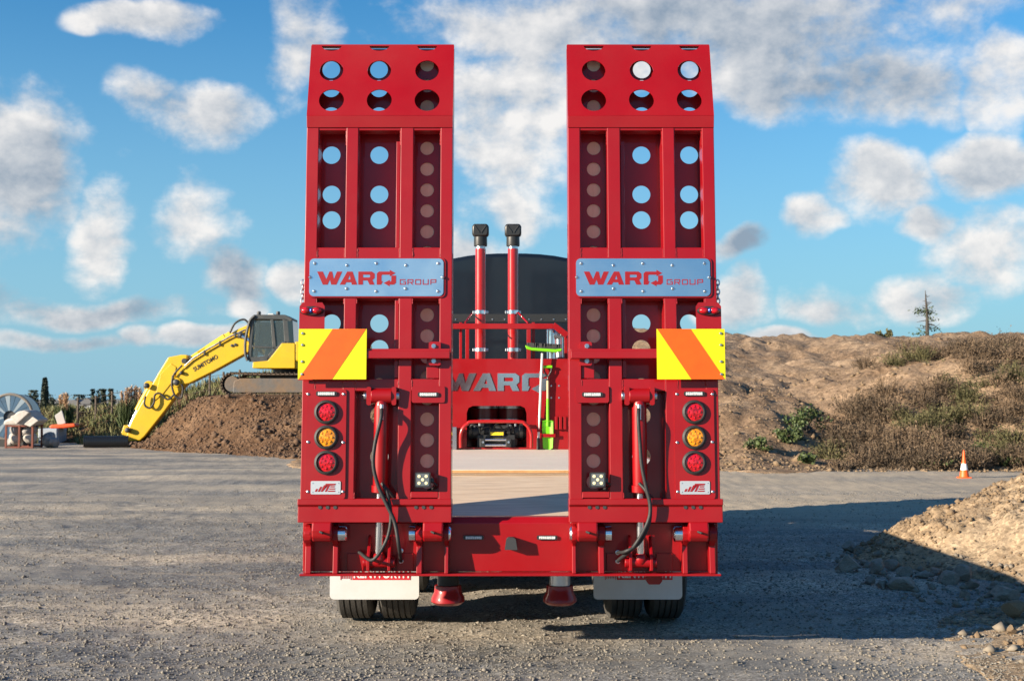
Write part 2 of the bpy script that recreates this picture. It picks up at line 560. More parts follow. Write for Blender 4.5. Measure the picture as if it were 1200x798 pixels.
BROWNCLOD = mat('soil_clod', (.080, .043, .023), rough=.95, col2=(.145, .088, .052), nscale=4, namt=.6)
HILLM = soil_mat('hill_clay', [(.34, (.115, .070, .042)), (.55, (.225, .150, .093)), (.75, (.32, .228, .15))], .33, 5, .9, bdist=.12, speckle=[(12, .62, 1.35), (4, .8, 1.2)])


# ------------------------------------------------------------------ mesh helpers
class MB:
    def __init__(s):
        s.v, s.f = [], []

    def add(s, vs, fs):
        o = len(s.v)
        s.v += [tuple(p) for p in vs]
        s.f += [tuple(i + o for i in f) for f in fs]
        return s

    def box(s, x0, x1, y0, y1, z0, z1):
        x0, x1 = sorted((x0, x1)); y0, y1 = sorted((y0, y1)); z0, z1 = sorted((z0, z1))
        return s.add([(x0, y0, z0), (x1, y0, z0), (x1, y1, z0), (x0, y1, z0), (x0, y0, z1), (x1, y0, z1), (x1, y1, z1), (x0, y1, z1)],
                     [(0, 3, 2, 1), (4, 5, 6, 7), (0, 1, 5, 4), (1, 2, 6, 5), (2, 3, 7, 6), (3, 0, 4, 7)])

    def obox(s, c, ax, ay, az):
        c, ax, ay, az = Vector(c), Vector(ax), Vector(ay), Vector(az)
        P = [c + ax * i + ay * j + az * k for k in (-1, 1) for j in (-1, 1) for i in (-1, 1)]
        return s.add(P, [(0, 2, 3, 1), (4, 5, 7, 6), (0, 1, 5, 4), (1, 3, 7, 5), (3, 2, 6, 7), (2, 0, 4, 6)])

    def prism(s, poly, d0, d1, axis='y'):
        n = len(poly)
        if axis == 'y':
            P = [(a, d0, b) for a, b in poly] + [(a, d1, b) for a, b in poly]
        elif axis == 'x':
            P = [(d0, a, b) for a, b in poly] + [(d1, a, b) for a, b in poly]
        else:
            P = [(a, b, d0) for a, b in poly] + [(a, b, d1) for a, b in poly]
        return s.add(P, [tuple(range(n))[::-1], tuple(range(n, 2 * n))] + [(i, (i + 1) % n, n + (i + 1) % n, n + i) for i in range(n)])

    def cyl(s, p0, p1, r0, r1=None, n=20, caps=True):
        p0, p1 = Vector(p0), Vector(p1)
        r1 = r0 if r1 is None else r1
        d = (p1 - p0).normalized()
        a = d.orthogonal().normalized()
        b = d.cross(a)
        P = []
        for p, r in ((p0, r0), (p1, r1)):
            P += [p + (a * math.cos(2 * math.pi * i / n) + b * math.sin(2 * math.pi * i / n)) * r for i in range(n)]
        F = [(i, (i + 1) % n, n + (i + 1) % n, n + i) for i in range(n)]
        if caps:
            F += [tuple(range(n))[::-1], tuple(range(n, 2 * n))]
        return s.add(P, F)

    def lathe(s, c, axis, prof, n=28):
        """prof: list of (distance along axis, radius)"""
        c, d = Vector(c), Vector(axis).normalized()
        a = d.orthogonal().normalized()
        b = d.cross(a)
        P, F = [], []
        for t, r in prof:
            P += [c + d * t + (a * math.cos(2 * math.pi * i / n) + b * math.sin(2 * math.pi * i / n)) * max(r, 1e-4) for i in range(n)]
        for k in range(len(prof) - 1):
            F += [(k * n + i, k * n + (i + 1) % n, (k + 1) * n + (i + 1) % n, (k + 1) * n + i) for i in range(n)]
        return s.add(P, F)

    def tube(s, path, r, n=10, closed=False):
        path = [Vector(p) for p in path]
        m = len(path)
        P, F = [], []
        up = None
        for k in range(m):
            if closed:
                t = (path[(k + 1) % m] - path[k - 1]).normalized()
            else:
                t = (path[min(k + 1, m - 1)] - path[max(k - 1, 0)]).normalized()
            a = t.orthogonal().normalized() if up is None else (up - t * up.dot(t)).normalized()
            up = a
            b = t.cross(a)
            rr = r[k] if isinstance(r, (list, tuple)) else r
            P += [path[k] + (a * math.cos(2 * math.pi * i / n) + b * math.sin(2 * math.pi * i / n)) * rr for i in range(n)]
        for k in range(m if closed else m - 1):
            q = (k + 1) % m
            F += [(k * n + i, k * n + (i + 1) % n, q * n + (i + 1) % n, q * n + i) for i in range(n)]
        if not closed:
            F += [tuple(range(n))[::-1], tuple(range((m - 1) * n, m * n))]
        return s.add(P, F)

    def ball(s, c, r, nu=14, nv=9, fn=None):
        c = Vector(c)
        r = (r, r, r) if isinstance(r, (int, float)) else r
        P, F = [], []
        for j in range(nv + 1):
            th = math.pi * j / nv
            for i in range(nu):
                ph = 2 * math.pi * i / nu
                d = Vector((math.sin(th) * math.cos(ph), math.sin(th) * math.sin(ph), math.cos(th)))
                k = fn(d) if fn else 1
                P.append(c + Vector((d.x * r[0], d.y * r[1], d.z * r[2])) * k)
        for j in range(nv):
            F += [(j * nu + i, (j + 1) * nu + i, (j + 1) * nu + (i + 1) % nu, j * nu + (i + 1) % nu) for i in range(nu)]
        return s.add(P, F)

    def mesh(s, name, off=(0, 0, 0)):
        me = bpy.data.meshes.new(name)
        ox, oy, oz = off
        me.from_pydata([(x - ox, y - oy, z - oz) for x, y, z in s.v], [], s.f)
        me.update()
        return me

    def build(s, name, m, parent=None, bevel=0.0, smooth=False, off=None, seg=2):
        if off is None:
            off = WLOC.get(parent.name, (0, 0, 0)) if parent is not None else (0, 0, 0)
        return link(name, s.mesh(name, off), m, parent, bevel, smooth, seg)


WLOC = {}       # world location of every un-rotated thing, so its parts can be written in world coordinates


def link(name, me, m, parent=None, bevel=0.0, smooth=False, seg=2):
    o = bpy.data.objects.new(name, me)
    C.objects.link(o)
    if m is not None:
        me.materials.append(m)
    if parent is not None:
        o.parent = parent
        WLOC[o.name] = WLOC.get(parent.name, (0, 0, 0))
    if smooth:
        me.shade_smooth()
        me.set_sharp_from_angle(angle=math.radians(38))
    if bevel > 0:
        b = o.modifiers.new('edge', 'BEVEL')
        b.width = bevel
        b.segments = seg
        b.limit_method = 'ANGLE'
        b.angle_limit = math.radians(35)
        b.harden_normals = False
    return o


def tag(o, label=None, cat=None, group=None, kind=None):
    for k, v in (('label', label), ('category', cat), ('group', group), ('kind', kind)):
        if v:
            o[k] = v
    return o


def thing(name, label, cat, loc, group=None):
    o = bpy.data.objects.new(name, None)
    o.empty_display_size = .2
    C.objects.link(o)
    o.location = loc
    WLOC[o.name] = tuple(loc)
    return tag(o, label, cat, group)


def copy_tree(o, parent=None):
    c = o.copy()
    C.objects.link(c)
    c.parent = parent
    for ch in o.children:
        copy_tree(ch, c)
    return c


def circle(x, y, r, n=28):
    return [(x + r * math.cos(2 * math.pi * i / n), y + r * math.sin(2 * math.pi * i / n)) for i in range(n)]


def rrect(x0, x1, y0, y1, r, n=5):
    x0, x1 = sorted((x0, x1)); y0, y1 = sorted((y0, y1))
    P = []
    for cx, cy, a0 in ((x1 - r, y1 - r, 0), (x0 + r, y1 - r, 90), (x0 + r, y0 + r, 180), (x1 - r, y0 + r, 270)):
        P += [(cx + r * math.cos(math.radians(a0 + 90 * i / n)), cy + r * math.sin(math.radians(a0 + 90 * i / n))) for i in range(n + 1)]
    return P


def flat(outlines, thick, M=None):
    """a sheet cut to outlines (holes included), lying in the XZ plane, centred on y = 0"""
    cu = bpy.data.curves.new('cut', 'CURVE')
    cu.dimensions = '2D'
    cu.fill_mode = 'BOTH'
    cu.extrude = thick / 2
    for ol in outlines:
        sp = cu.splines.new('POLY')
        sp.points.add(len(ol) - 1)
        for p, (x, y) in zip(sp.points, ol):
            p.co = (x, y, 0, 1)
        sp.use_cyclic_u = True
    o = bpy.data.objects.new('cut', cu)
    C.objects.link(o)
    dg = bpy.context.evaluated_depsgraph_get()
    me = bpy.data.meshes.new_from_object(o.evaluated_get(dg))
    bpy.data.objects.remove(o)
    bpy.data.curves.remove(cu)
    me.transform(Matrix.Rotation(math.pi / 2, 4, 'X'))
    if M is not None:
        me.transform(M)
    me.materials.clear()
    return me


def text_mesh(s, size, thick, offset=0.0, shear=0.0, spacing=1.0):
    cu = bpy.data.curves.new('txt', 'FONT')
    cu.body = s
    cu.size = size
    cu.extrude = thick / 2
    cu.offset = offset
    cu.shear = shear
    cu.space_character = spacing
    cu.align_x = 'CENTER'
    cu.align_y = 'CENTER'
    o = bpy.data.objects.new('txt', cu)
    C.objects.link(o)
    dg = bpy.context.evaluated_depsgraph_get()
    me = bpy.data.meshes.new_from_object(o.evaluated_get(dg))
    bpy.data.objects.remove(o)
    bpy.data.curves.remove(cu)
    me.transform(Matrix.Rotation(math.pi / 2, 4, 'X'))
    me.materials.clear()
    return me


def T(x, y, z):
    return Matrix.Translation((x, y, z))


def spline(pts, n=8):
    pts = [Vector(p) for p in pts]
    P = [pts[0] * 2 - pts[1]] + pts + [pts[-1] * 2 - pts[-2]]
    out = []
    for i in range(1, len(P) - 2):
        a, b, c, d = P[i - 1:i + 3]
        for k in range(n):
            t = k / n
            out.append(.5 * ((2 * b) + (c - a) * t + (2 * a - 5 * b + 4 * c - d) * t * t + (3 * b - a - 3 * c + d) * t ** 3))
    out.append(pts[-1])
    return out


def bulk(name, V, F4, m, kind=None, smooth=False):
    """big arrays -> one mesh. F4: (n,3) or (n,4) int array"""
    me = bpy.data.meshes.new(name)
    V = np.asarray(V, np.float32)
    F4 = np.asarray(F4, np.int32)
    k = F4.shape[1]
    me.vertices.add(len(V))
    me.vertices.foreach_set('co', V.ravel())
    me.loops.add(F4.size)
    me.loops.foreach_set('vertex_index', F4.ravel())
    me.polygons.add(len(F4))
    me.polygons.foreach_set('loop_start', np.arange(0, F4.size, k, dtype=np.int32))
    me.update(calc_edges=True)
    me.validate()
    if smooth:
        me.shade_smooth()
    o = bpy.data.objects.new(name, me)
    C.objects.link(o)
    me.materials.append(m)
    if kind:
        o['kind'] = kind
    return o


def grid_mesh(name, xs, ys, hfun, m, kind='structure', smooth=True):
    X, Y = np.meshgrid(xs, ys)
    Z = hfun(X, Y)
    nx, ny = len(xs), len(ys)
    idx = np.arange(nx * ny).reshape(ny, nx)
    F = np.stack([idx[:-1, :-1], idx[:-1, 1:], idx[1:, 1:], idx[1:, :-1]], -1).reshape(-1, 4)
    return bulk(name, np.stack([X.ravel(), Y.ravel(), Z.ravel()], -1), F, m, kind, smooth)


OCT = np.array([(1, 0, 0), (0, 1, 0), (-1, 0, 0), (0, -1, 0), (0, 0, 1), (0, 0, -1)], float)
OCTF = np.array([(0, 1, 4), (1, 2, 4), (2, 3, 4), (3, 0, 4), (1, 0, 5), (2, 1, 5), (3, 2, 5), (0, 3, 5)])


def stones(name, pos, size, m, flatn=.65, kind='stuff', sub=False):
    n = len(pos)
    base = OCT[None] * (1 + RNG.uniform(-.35, .35, (n, 6, 3)))
    base = base * size[:, None, None] * np.array([1, 1, flatn])
    a = RNG.uniform(0, 2 * np.pi, n)
    ca, sa = np.cos(a)[:, None], np.sin(a)[:, None]
    x = base[..., 0] * ca - base[..., 1] * sa
    y = base[..., 0] * sa + base[..., 1] * ca
    tilt = RNG.uniform(-.7, .7, n)[:, None]
    z = base[..., 2] + tilt * x * .5
    V = np.stack([x, y, z], -1) + pos[:, None, :]
    F = OCTF[None] + (np.arange(n) * 6)[:, None, None]
    return bulk(name, V.reshape(-1, 3), F.reshape(-1, 3), m, kind)


def blades(name, base, dirs, width, m, kind='stuff', parent=None):
    """thin upright triangles-in-pairs: base (n,3), dirs (n,3) full length vectors"""
    n = len(base)
    side = np.stack([RNG.normal(size=n), RNG.normal(size=n), RNG.normal(size=n) * .2], -1)
    side /= np.linalg.norm(side, axis=1)[:, None] + 1e-6
    w = width[:, None] if hasattr(width, '__len__') else width
    a, b = base - side * w, base + side * w
    mid = base + dirs * .55 + RNG.normal(size=(n, 3)) * .06 * np.linalg.norm(dirs, axis=1)[:, None]
    c, d = mid + side * w * .8, mid - side * w * .8
    tip = base + dirs
    V = np.stack([a, b, c, d, tip], 1).reshape(-1, 3)
    o5 = (np.arange(n) * 5)[:, None]
    F = np.concatenate([np.array([[0, 1, 2]]) + o5, np.array([[0, 2, 3]]) + o5, np.array([[3, 2, 4]]) + o5])
    o = bulk(name, V, F, m, kind)
    if parent is not None:
        o.parent = parent
    return o


def leaf_cloud(name, centres, size, m, kind=None, parent=None):
    n = len(centres)
    u = RNG.normal(size=(n, 3)); u /= np.linalg.norm(u, axis=1)[:, None]
    w = RNG.normal(size=(n, 3)); w -= u * (u * w).sum(1)[:, None]; w /= np.linalg.norm(w, axis=1)[:, None]
    s = size * RNG.uniform(.6, 1.4, n)[:, None]
    V = np.stack([centres - u * s, centres + w * s * .55, centres + u * s, centres - w * s * .55], 1).reshape(-1, 3)
    F = np.array([[0, 1, 2, 3]]) + (np.arange(n) * 4)[:, None]
    o = bulk(name, V, F, m, kind)
    if parent is not None:
        o.parent = parent
    return o


# ------------------------------------------------------------------ the setting: ground and terrain
def mound_h(x, y):
    """tan clay heap at the right"""
    x = np.asarray(x, float); y = np.asarray(y, float)
    wob = .45 * fbm(x, y, .55, 3, 31)
    d = np.sqrt(((x - 8.55) / 4.85) ** 2 + ((y - 12.9) / 3.9) ** 2) + wob * .10
    h = 2.17 * np.clip(1 - d, 0, 1) ** .97
    toe = .18 * np.exp(-(((x - 4.6) / .85) ** 2 + ((y - 8.75) / .7) ** 2)) + .06 * np.exp(-(((x - 4.0) / .8) ** 2 + ((y - 7.5) / .8) ** 2))
    return h + toe


def ground_h(x, y):
    x = np.asarray(x, float); y = np.asarray(y, float)
    near = 1 - sstep(26, 40, np.abs(y - 8)) * 1.0
    h = .022 * fbm(x, y, .35, 3, 3) + .010 * fbm(x, y, 1.6, 2, 4)
    h = h + .010 * fbm(x, y, 7.0, 3, 5, .65) * near
    trk = (np.abs(np.abs(x + .2) - 1.0) < .5) & (y > 7) & (y < 16)
    h = np.where(trk, h * .5, h)
    drop = -9.0 * sstep(62, 260, np.sqrt(x * x + y * y))
    return h - .01 + drop


xs = np.concatenate([-np.geomspace(6000, 16, 34), np.arange(-15.6, -9.2, .22), np.arange(-9.1, 9.1, .065), np.arange(9.2, 15.7, .22), np.geomspace(16, 6000, 34)])
ys = np.concatenate([-np.geomspace(3000, 2, 24), np.arange(-1.5, 5.6, .3), np.arange(5.8, 20, .065), np.arange(20.1, 44, .22), np.geomspace(45, 7000, 44)])
gnd = grid_mesh('ground', xs, ys, ground_h, GROUNDM)

def mound_surf(x, y):
    h = mound_h(x, y)
    h = h + np.where((h > .012) & (h < .08), .012 * fbm(x, y, 3.0, 3, 47), 0)
    k = sstep(.0, .25, h)
    return np.where(h > .004, h + k * (.05 * fbm(x, y, 1.6, 2, 41) + .045 * fbm(x, y, 5.5, 3, 43, .75)), -.12)


# loose gravel lying on the yard
N = 150000
gy = 6.3 + 16 * RNG.random(N) ** 1.55
gx = (RNG.random(N) - .5) * 2 * (gy * .43 + .5)
pk = fbm(gx, gy, .8, 3, 8) + .5 * fbm(gx, gy, .25, 2, 12) + 1.2 * np.exp(-(((gx + 1.7) / .7) ** 2 + ((gy - 9.6) / .9) ** 2))  # last term crowds in extra stones to stand for a patch of shading
keep = pk > RNG.normal(-.35, .9, N)
gx, gy = gx[keep], gy[keep]
sz = RNG.lognormal(math.log(.0058), .42, len(gx)).clip(.003, .020)
stones('loose_gravel', np.stack([gx, gy, np.maximum(ground_h(gx, gy), np.where(mound_h(gx, gy) < .06, mound_surf(gx, gy), -1)) + sz * .25], -1), sz, GRAVELM)
tag(bpy.data.objects['loose_gravel'], 'loose grey crushed gravel strewn over the yard', 'gravel', kind='stuff')

# tan clay heap
mx_ = np.arange(2.2, 13.2, .04)
my_ = np.arange(6.0, 17.2, .045)


grid_mesh('clay_mound', mx_, my_, mound_surf, MOUNDM)
N = 70000
qx, qy = RNG.uniform(2.6, 12, N), RNG.uniform(7.2, 16.6, N)
hh = mound_h(qx, qy)
keep = (hh > RNG.exponential(.05, N)) & (fbm(qx, qy, 1.1, 3, 49) > RNG.normal(-.2, .4, N))
qx, qy, hh = qx[keep], qy[keep], hh[keep]
sz = RNG.lognormal(math.log(.0085), .62, len(qx)).clip(.004, .05)
o = stones('clay_clods', np.stack([qx, qy, mound_surf(qx, qy) + sz * .2], -1), sz, CLODM, .85)
tag(o, 'crumbled tan clay clods covering the heap', 'soil clods')


# brown dug-out bank on the left, where the excavator stands
def bank_h(x, y):
    x = np.asarray(x, float); y = np.asarray(y, float)
    toe = 32.4 + (-5.4 - x).clip(-4, 12) * 1.22 + .5 * fbm(x, y, .4, 2, 51)
    run = 3.4 + 4.2 * sstep(-9.5, -5.0, x)
    face = sstep(0, 1, (y - toe) / run) * 1.68
    face = face * sstep(-13.4, -9.3, x + .35 * fbm(x, y, .5, 2, 55))
    ridge = (1.0 + 1.55 * sstep(-18.5, -8.0, x)) * sstep(45.5, 51.5, y + .6 * fbm(x, y, .2, 2, 57)) * sstep(-26, -17.5, x)
    h = np.maximum(face, ridge)
    edge = (1 - sstep(58, 66, y)) * (1 - sstep(2, 6, x))
    return h * edge


def bank_surf(x, y):
    h = bank_h(x, y)
    k = sstep(0, .5, h) * (1 - sstep(1.5, 1.66, h) * .75)
    return np.where(h > .01, h + k * (.13 * fbm(x, y, .9, 3, 61, .6) + .07 * fbm(x, y, 3.1, 2, 63)), -.3)


grid_mesh('soil_bank', np.arange(-28, 7, .14), np.arange(29, 67, .14), bank_surf, BROWNM)
N = 22000
qx, qy = RNG.uniform(-13.5, -3, N), RNG.uniform(30, 45, N)
hh = bank_h(qx, qy)
keep = (hh > .02) & (hh < 1.6)
qx, qy, hh = qx[keep], qy[keep], hh[keep]
sz = RNG.lognormal(math.log(.028), .55, len(qx)).clip(.012, .14)
o = stones('soil_clods', np.stack([qx, qy, bank_surf(qx, qy) + sz * .2], -1), sz, BROWNCLOD, .8)
tag(o, 'dark brown soil clods on the dug bank below the excavator', 'soil clods')


# scrub covered hill on the right
def hill_h(x, y):
    x = np.asarray(x, float); y = np.asarray(y, float)
    toe = 28.4 + .8 * fbm(x, y * 0, .35, 2, 71)
    t = y - toe
    r = sstep(7.0, 11.5, x - .12 * (y - 28))
    st = 2.55 * sstep(-.8, 5.2, t) + 1.75 * sstep(3.5, 31, t)
    sl = 1.75 * sstep(-.8, 8.0, t) + 2.85 * sstep(3, 31, t)
    h = sl * (1 - r) + st * r
    h = h + sstep(.3, 2, h) * (.22 * fbm(x, y, .16, 3, 73) + .10 * fbm(x, y, .55, 3, 75))
    edge = sstep(-6, 2.5, x) * (1 - sstep(66, 90, y)) * (1 - sstep(46, 70, x))
    return h * edge


def hill_surf(x, y):
    h = hill_h(x, y)
    k = sstep(0, .4, h)
    return np.where(h > .01, h + k * (.12 * fbm(x, y, .9, 3, 77, .65) + .05 * fbm(x, y, 3, 2, 79) - .34 * np.clip(.35 - np.abs(fbm(x, y, .55, 3, 78)), 0, 1)), -.4)


grid_mesh('hill', np.concatenate([np.arange(-6.5, 26, .16), np.arange(26, 72, .8)]), np.concatenate([np.arange(26.5, 44, .16), np.arange(44, 92, .4)]), hill_surf, HILLM)

# ------------------------------------------------------------------ lettering outlines (unit height)
L_W = [[(0, 1), (.43, 1), (.70, .42), (.93, 1), (1.14, 1), (1.27, .42), (1.50, 1), (1.90, 1), (1.47, 0), (1.08, 0), (.97, .38), (.80, 0), (.44, 0)]]
L_A = [[(0, 0), (.56, 1), (.96, 1), (1.32, 0), (.92, 0), (.87, .18), (.50, .18), (.40, 0)], [(.63, .40), (.81, .40), (.75, .72)]]
L_R = [[(0, 0), (0, 1), (1.02, 1), (1.24, .84), (1.24, .50), (1.08, .36), (1.24, 0), (.86, 0), (.70, .32), (.36, .32), (.36, 0)],
       [(.36, .55), (.36, .76), (.84, .76), (.89, .71), (.89, .60), (.84, .55)]]
L_D = [[(0, 0), (0, .86), (.16, 1), (.98, 1), (.98, 1.13), (1.42, .88), (.98, .64), (.98, .76), (.42, .76), (.36, .70), (.36, .26), (.46, .26), (.34, 0)],
       [(1.46, .70), (1.46, .14), (1.30, 0), (.98, 0), (.98, -.12), (.52, .12), (.98, .36), (.98, .24), (1.06, .24), (1.10, .30), (1.10, .70)]]


def stroke(pl, w):
    pl = [Vector((p[0], p[1])) for p in pl]
    L, R = [], []
    for i, p in enumerate(pl):
        d0 = (p - pl[i - 1]).normalized() if i > 0 else (pl[1] - p).normalized()
        d1 = (pl[i + 1] - p).normalized() if i < len(pl) - 1 else d0
        n0, n1 = Vector((-d0.y, d0.x)), Vector((-d1.y, d1.x))
        b = (n0 + n1)
        b = b / max(b.length_squared, .3) * 2
        L.append(tuple(p + b * w / 2)); R.append(tuple(p - b * w / 2))
    return L + R[::-1]


def ward_outlines(h, x0=0, z0=0, gap=.0):
    out = []
    for L, dx in ((L_W, 0), (L_A, 1.72), (L_R, 3.12), (L_D, 4.52)):
        out += [[(x0 + (p[0] + dx) * h, z0 + p[1] * h) for p in ol] for ol in L]
    return out


def group_outlines(h, x0, z0):
    w = .16
    G = stroke([(1.05, .92), (.08, .92), (.08, .08), (1.05, .08), (1.05, .50), (.62, .50)], w)
    P = stroke([(.08, 0), (.08, .92), (1.0, .92), (1.0, .44), (.17, .44)], w)
    leg = [(.55, .355), (.76, .355), (1.08, 0), (.87, 0)]
    O1, O2 = rrect(0, 1.1, 0, 1, .12, 2), rrect(.16, .94, .16, .84, .05, 2)
    U = stroke([(.08, 1), (.08, .08), (1.0, .08), (1.0, 1)], w)
    out = []
    for ols, dx in (([G], 0), ([P, leg], 1.4), ([O1, O2], 2.8), ([U], 4.2), ([P], 5.6)):
        out += [[(x0 + (a + dx) * h, z0 + b * h) for a, b in ol] for ol in ols]
    return out


# ------------------------------------------------------------------ the low loader trailer
TCX = at(598, 600, 7.65).x
YR = 7.65
LEAN = math.radians(3.7)
ZB = at(598, 590, YR).z
trailer = thing('low_loader_trailer', 'red low loader trailer with two raised ramps, seen from behind', 'trailer', (TCX, YR, 0))
O_R = Vector((TCX, YR, ZB))
R_N = Vector((0, math.cos(LEAN), -math.sin(LEAN)))
R_V = Vector((0, math.sin(LEAN), math.cos(LEAN)))


def rl(px, py, w=0.0):
    d = ray(px, py)
    c = Vector((0, 0, CAM_H))
    t = (O_R + R_N * w - c).dot(R_N) / d.dot(R_N)
    P = c + d * t - O_R
    return P.x, P.dot(R_V)


def V_(py, w=0.0):
    return rl(598, py, w)[1]


COLS = [(-1.250, -1.176), (-1.006, -.932), (-.673, -.594), (-.4275, -.3530)]
U0, U1 = COLS[0][0], COLS[3][1]
DEP = .150


def make_ramp(s):
    """s = 1: the left ramp as measured; s = -1: its mirror image on the right"""
    fr = MB()
    vtop = V_(149)
    for a, b in COLS:
        fr.box(s * a, s * b, 0, DEP, .0, vtop)
    vt = V_(150)

    def bar(y0, y1, w0=.004, w1=.10, a=U0, b=U1):
        fr.box(s * (a + .004), s * (b - .004), w0, w1, V_(y1), V_(y0))
    bar(147, 153)
    bar(290, 303)
    bar(347, 350, .004, .12)
    bar(303, 347, .012, .02)
    bar(444, 458, .003)
    bar(584, 590, .004)
    ramp = fr.build('ramp', RED, trailer, .005, off=(0, 0, 0))
    ramp.location = (0, 0, ZB)
    ramp.rotation_euler = (-LEAN, 0, 0)
    ramp['label'] = 'left folded-up red ramp' if s > 0 else 'right folded-up red ramp'

    def sub(mb, name, m, bevel=0.0, smooth=False):
        return mb.build(name, m, ramp, bevel, smooth, off=(0, 0, 0))

    # weld beads where the cross bars meet the columns
    for y0, y1 in ((291, 302), (350, 356), (445, 457), (577, 584), (153, 170)):
        for a_, b_ in COLS:
            for e_ in (a_, b_):
                if e_ in (COLS[0][0], COLS[3][1]):
                    continue
                va, vb = V_(y1), V_(y0)
                n_ = max(4, int((vb - va) / .006))
                w0 = .004 if y0 != 153 else .012
                off_ = .002 if e_ == b_ else -.002
                sub(MB().tube([(s * (e_ + off_) + random.uniform(-.0008, .0008), w0 + random.uniform(-.001, .001), va + (vb - va) * i_ / n_) for i_ in range(n_ + 1)],
                              [random.uniform(.0028, .0048) for _ in range(n_ + 1)], 6), 'weld_bead', RED, 0, True)
    # driving plate with its holes
    plv1 = V_(58, DEP)
    holes = []
    for px in (388.5, 444.5):
        for py in (82, 104, 136, 182, 228, 258, 304, 334, 379, 409, 454, 487, 535):
            u, v = rl(px, py, DEP)
            holes.append(circle(s * (u + (0 if py > 150 else -.002)), v, .056, 26))
    for k in range(-4, 17):
        py = 174 + 24.4 * k
        u, v = rl(500.5, py, DEP)
        if v < plv1 - .06:
            holes.append(circle(s * u, v, .0425, 22))
    me = flat([[(s * U0, .0), (s * U1, .0), (s * U1, plv1), (s * U0, plv1)][::s]] + holes, .006, T(0, DEP + .0045, 0))
    link('driving_plate', me, RED, ramp)
    # timber running strip behind the inner column
    sub(MB().box(s * -.592, s * -.425, DEP + .010, DEP + .042, .02, V_(70, DEP)), 'timber_strip', TIMBER, .002)
    # tapered tip: sloping plate with lightening holes, folded lip, side cheeks
    p0 = (-.014, V_(136, -.014)); p1 = (.118, V_(54, .118))
    ln = math.hypot(p1[0] - p0[0], p1[1] - p0[1])
    ang = math.atan2(p1[0] - p0[0], p1[1] - p0[1])

    def slope_uv(px, py):
        # meet of the view ray with the sloping plate
        w = .05
        for _ in range(12):
            u, v = rl(px, py, w)
            w = p0[0] + (v - p0[1]) / (p1[1] - p0[1]) * (p1[0] - p0[0])
        return u, (v - p0[1]) / math.cos(ang)
    hs_ = []
    for px in (388.5, 444.5, 500.5):
        for py, r in ((83.5, .0735), (118, .077)):
            u, q = slope_uv(px, py)
            if q + r < ln - .006:
                hs_.append(circle(s * u, q, r, 30))
    topl = [(U1, ln)]
    for px in (500.5, 444.5, 388.5):
        u, q = slope_uv(px, 60)
        topl += [(u + .062 * math.cos(math.radians(a)), ln - .004 - .036 * math.sin(math.radians(a))) for a in range(0, 181, 15)]
    topl = topl[:1] + [p for p in topl[1:]] + [(U0, ln)]
    me = flat([[(s * a, b) for a, b in [(U0, 0), (U1, 0)] + topl][::s]] + hs_, .008,
              T(0, p0[0], p0[1]) @ Matrix.Rotation(-ang, 4, 'X'))
    link('tip_plate', me, RED, ramp)
    sub(MB().prism([(p0[0] - .004, p0[1]), (p0[0] + .006, p0[1] + .002), (.004, V_(150)), (-.006, V_(150))], s * U0, s * (U1), 'x'), 'tip_lip', RED, .002)
    for a, b in ((U0 + .001, U0 + .014), (U1 - .014, U1 - .001)):
        sub(MB().prism([(.006, vtop - .01), (p0[0] + .006, p0[1]), (p1[0], p1[1] - .002), (DEP + .001, p1[1] - .004), (DEP + .001, vtop - .01)], s * a, s * b, 'x'), 'tip_cheek', RED, .002)
    for a in (-.97, -.635):
        sub(MB().prism([(.02, vtop), (p0[0] + .03, p0[1]), (p1[0] + .01, p1[1] - .03), (DEP, p1[1] - .03), (DEP, vtop)], s * (a - .005), s * (a + .005), 'x'), 'tip_rib', RED)
    sub(MB().box(s * (U0 + .002), s * (U1 - .002), p1[0] - .003, DEP + .012, p1[1] - .004, p1[1] + .008), 'tip_edge', RED, .002)
    # weld-on stiffener inside the middle channel
    sub(MB().box(s * -.700, s * -.676, .02, DEP, V_(443), V_(165)), 'stiffener', RED, .003)
    # the WARD GROUP plate and its bolts
    zc0, zc1 = V_(347.5), V_(303.5)
    ua, ub = (-1.217, -.405)
    if s < 0:
        ua, ub = .398, 1.210
    link('sign_backing', flat([rrect(ua - .012, ub + .012, zc0 - .008, zc1 + .006, .03)], .008, T(0, -.004, 0)), RED, ramp)
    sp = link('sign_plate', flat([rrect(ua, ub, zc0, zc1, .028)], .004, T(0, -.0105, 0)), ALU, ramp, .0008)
    h = .080
    zb = (zc0 + zc1) / 2 - .045
    link('sign_letters', flat(ward_outlines(h, ua + .047, zb), .0016, T(0, -.0135, 0)), SIGN_RED, ramp)
    link('sign_letters', flat(group_outlines(.0330, ua + .548, zb), .0016, T(0, -.0135, 0)), SIGN_RED, ramp)
    w_ = ub - ua
    for fx, fz in ((.04, .87), (.5, .87), (.96, .87), (.04, .13), (.5, .13), (.96, .13), (.28, .82), (.72, .82), (.28, .2), (.72, .2), (.006, .5), (.994, .5)):
        sub(MB().lathe((ua + fx * w_, -.0125, zc0 + fz * (zc1 - zc0)), (0, -1, 0), [(0, .0095), (.003, .0095), (.007, .006), (.008, 0)], 12), 'sign_bolt', STEEL, 0, True)
    # marker lamp bracket, lamp, chevron board and its arm
    ux = lambda px: s * rl(px, 400)[0]
    link('marker_bracket', flat([[(ux(351.5), V_(446)), (ux(351.5), V_(360)), (ux(355), V_(355.5)), (ux(378), V_(355.5)), (ux(381), V_(360)), (ux(381), V_(446))][::s]], .006, T(0, -.035, 0)), RED, ramp, .001)
    mb = sub(MB().lathe((ux(366), -.038, V_(365.5)), (0, -1, 0), [(0, .001), (0, 1), (.4, 1), (1, .88), (1, .0)], 24), 'marker_base', PLASTIC, .0, True)
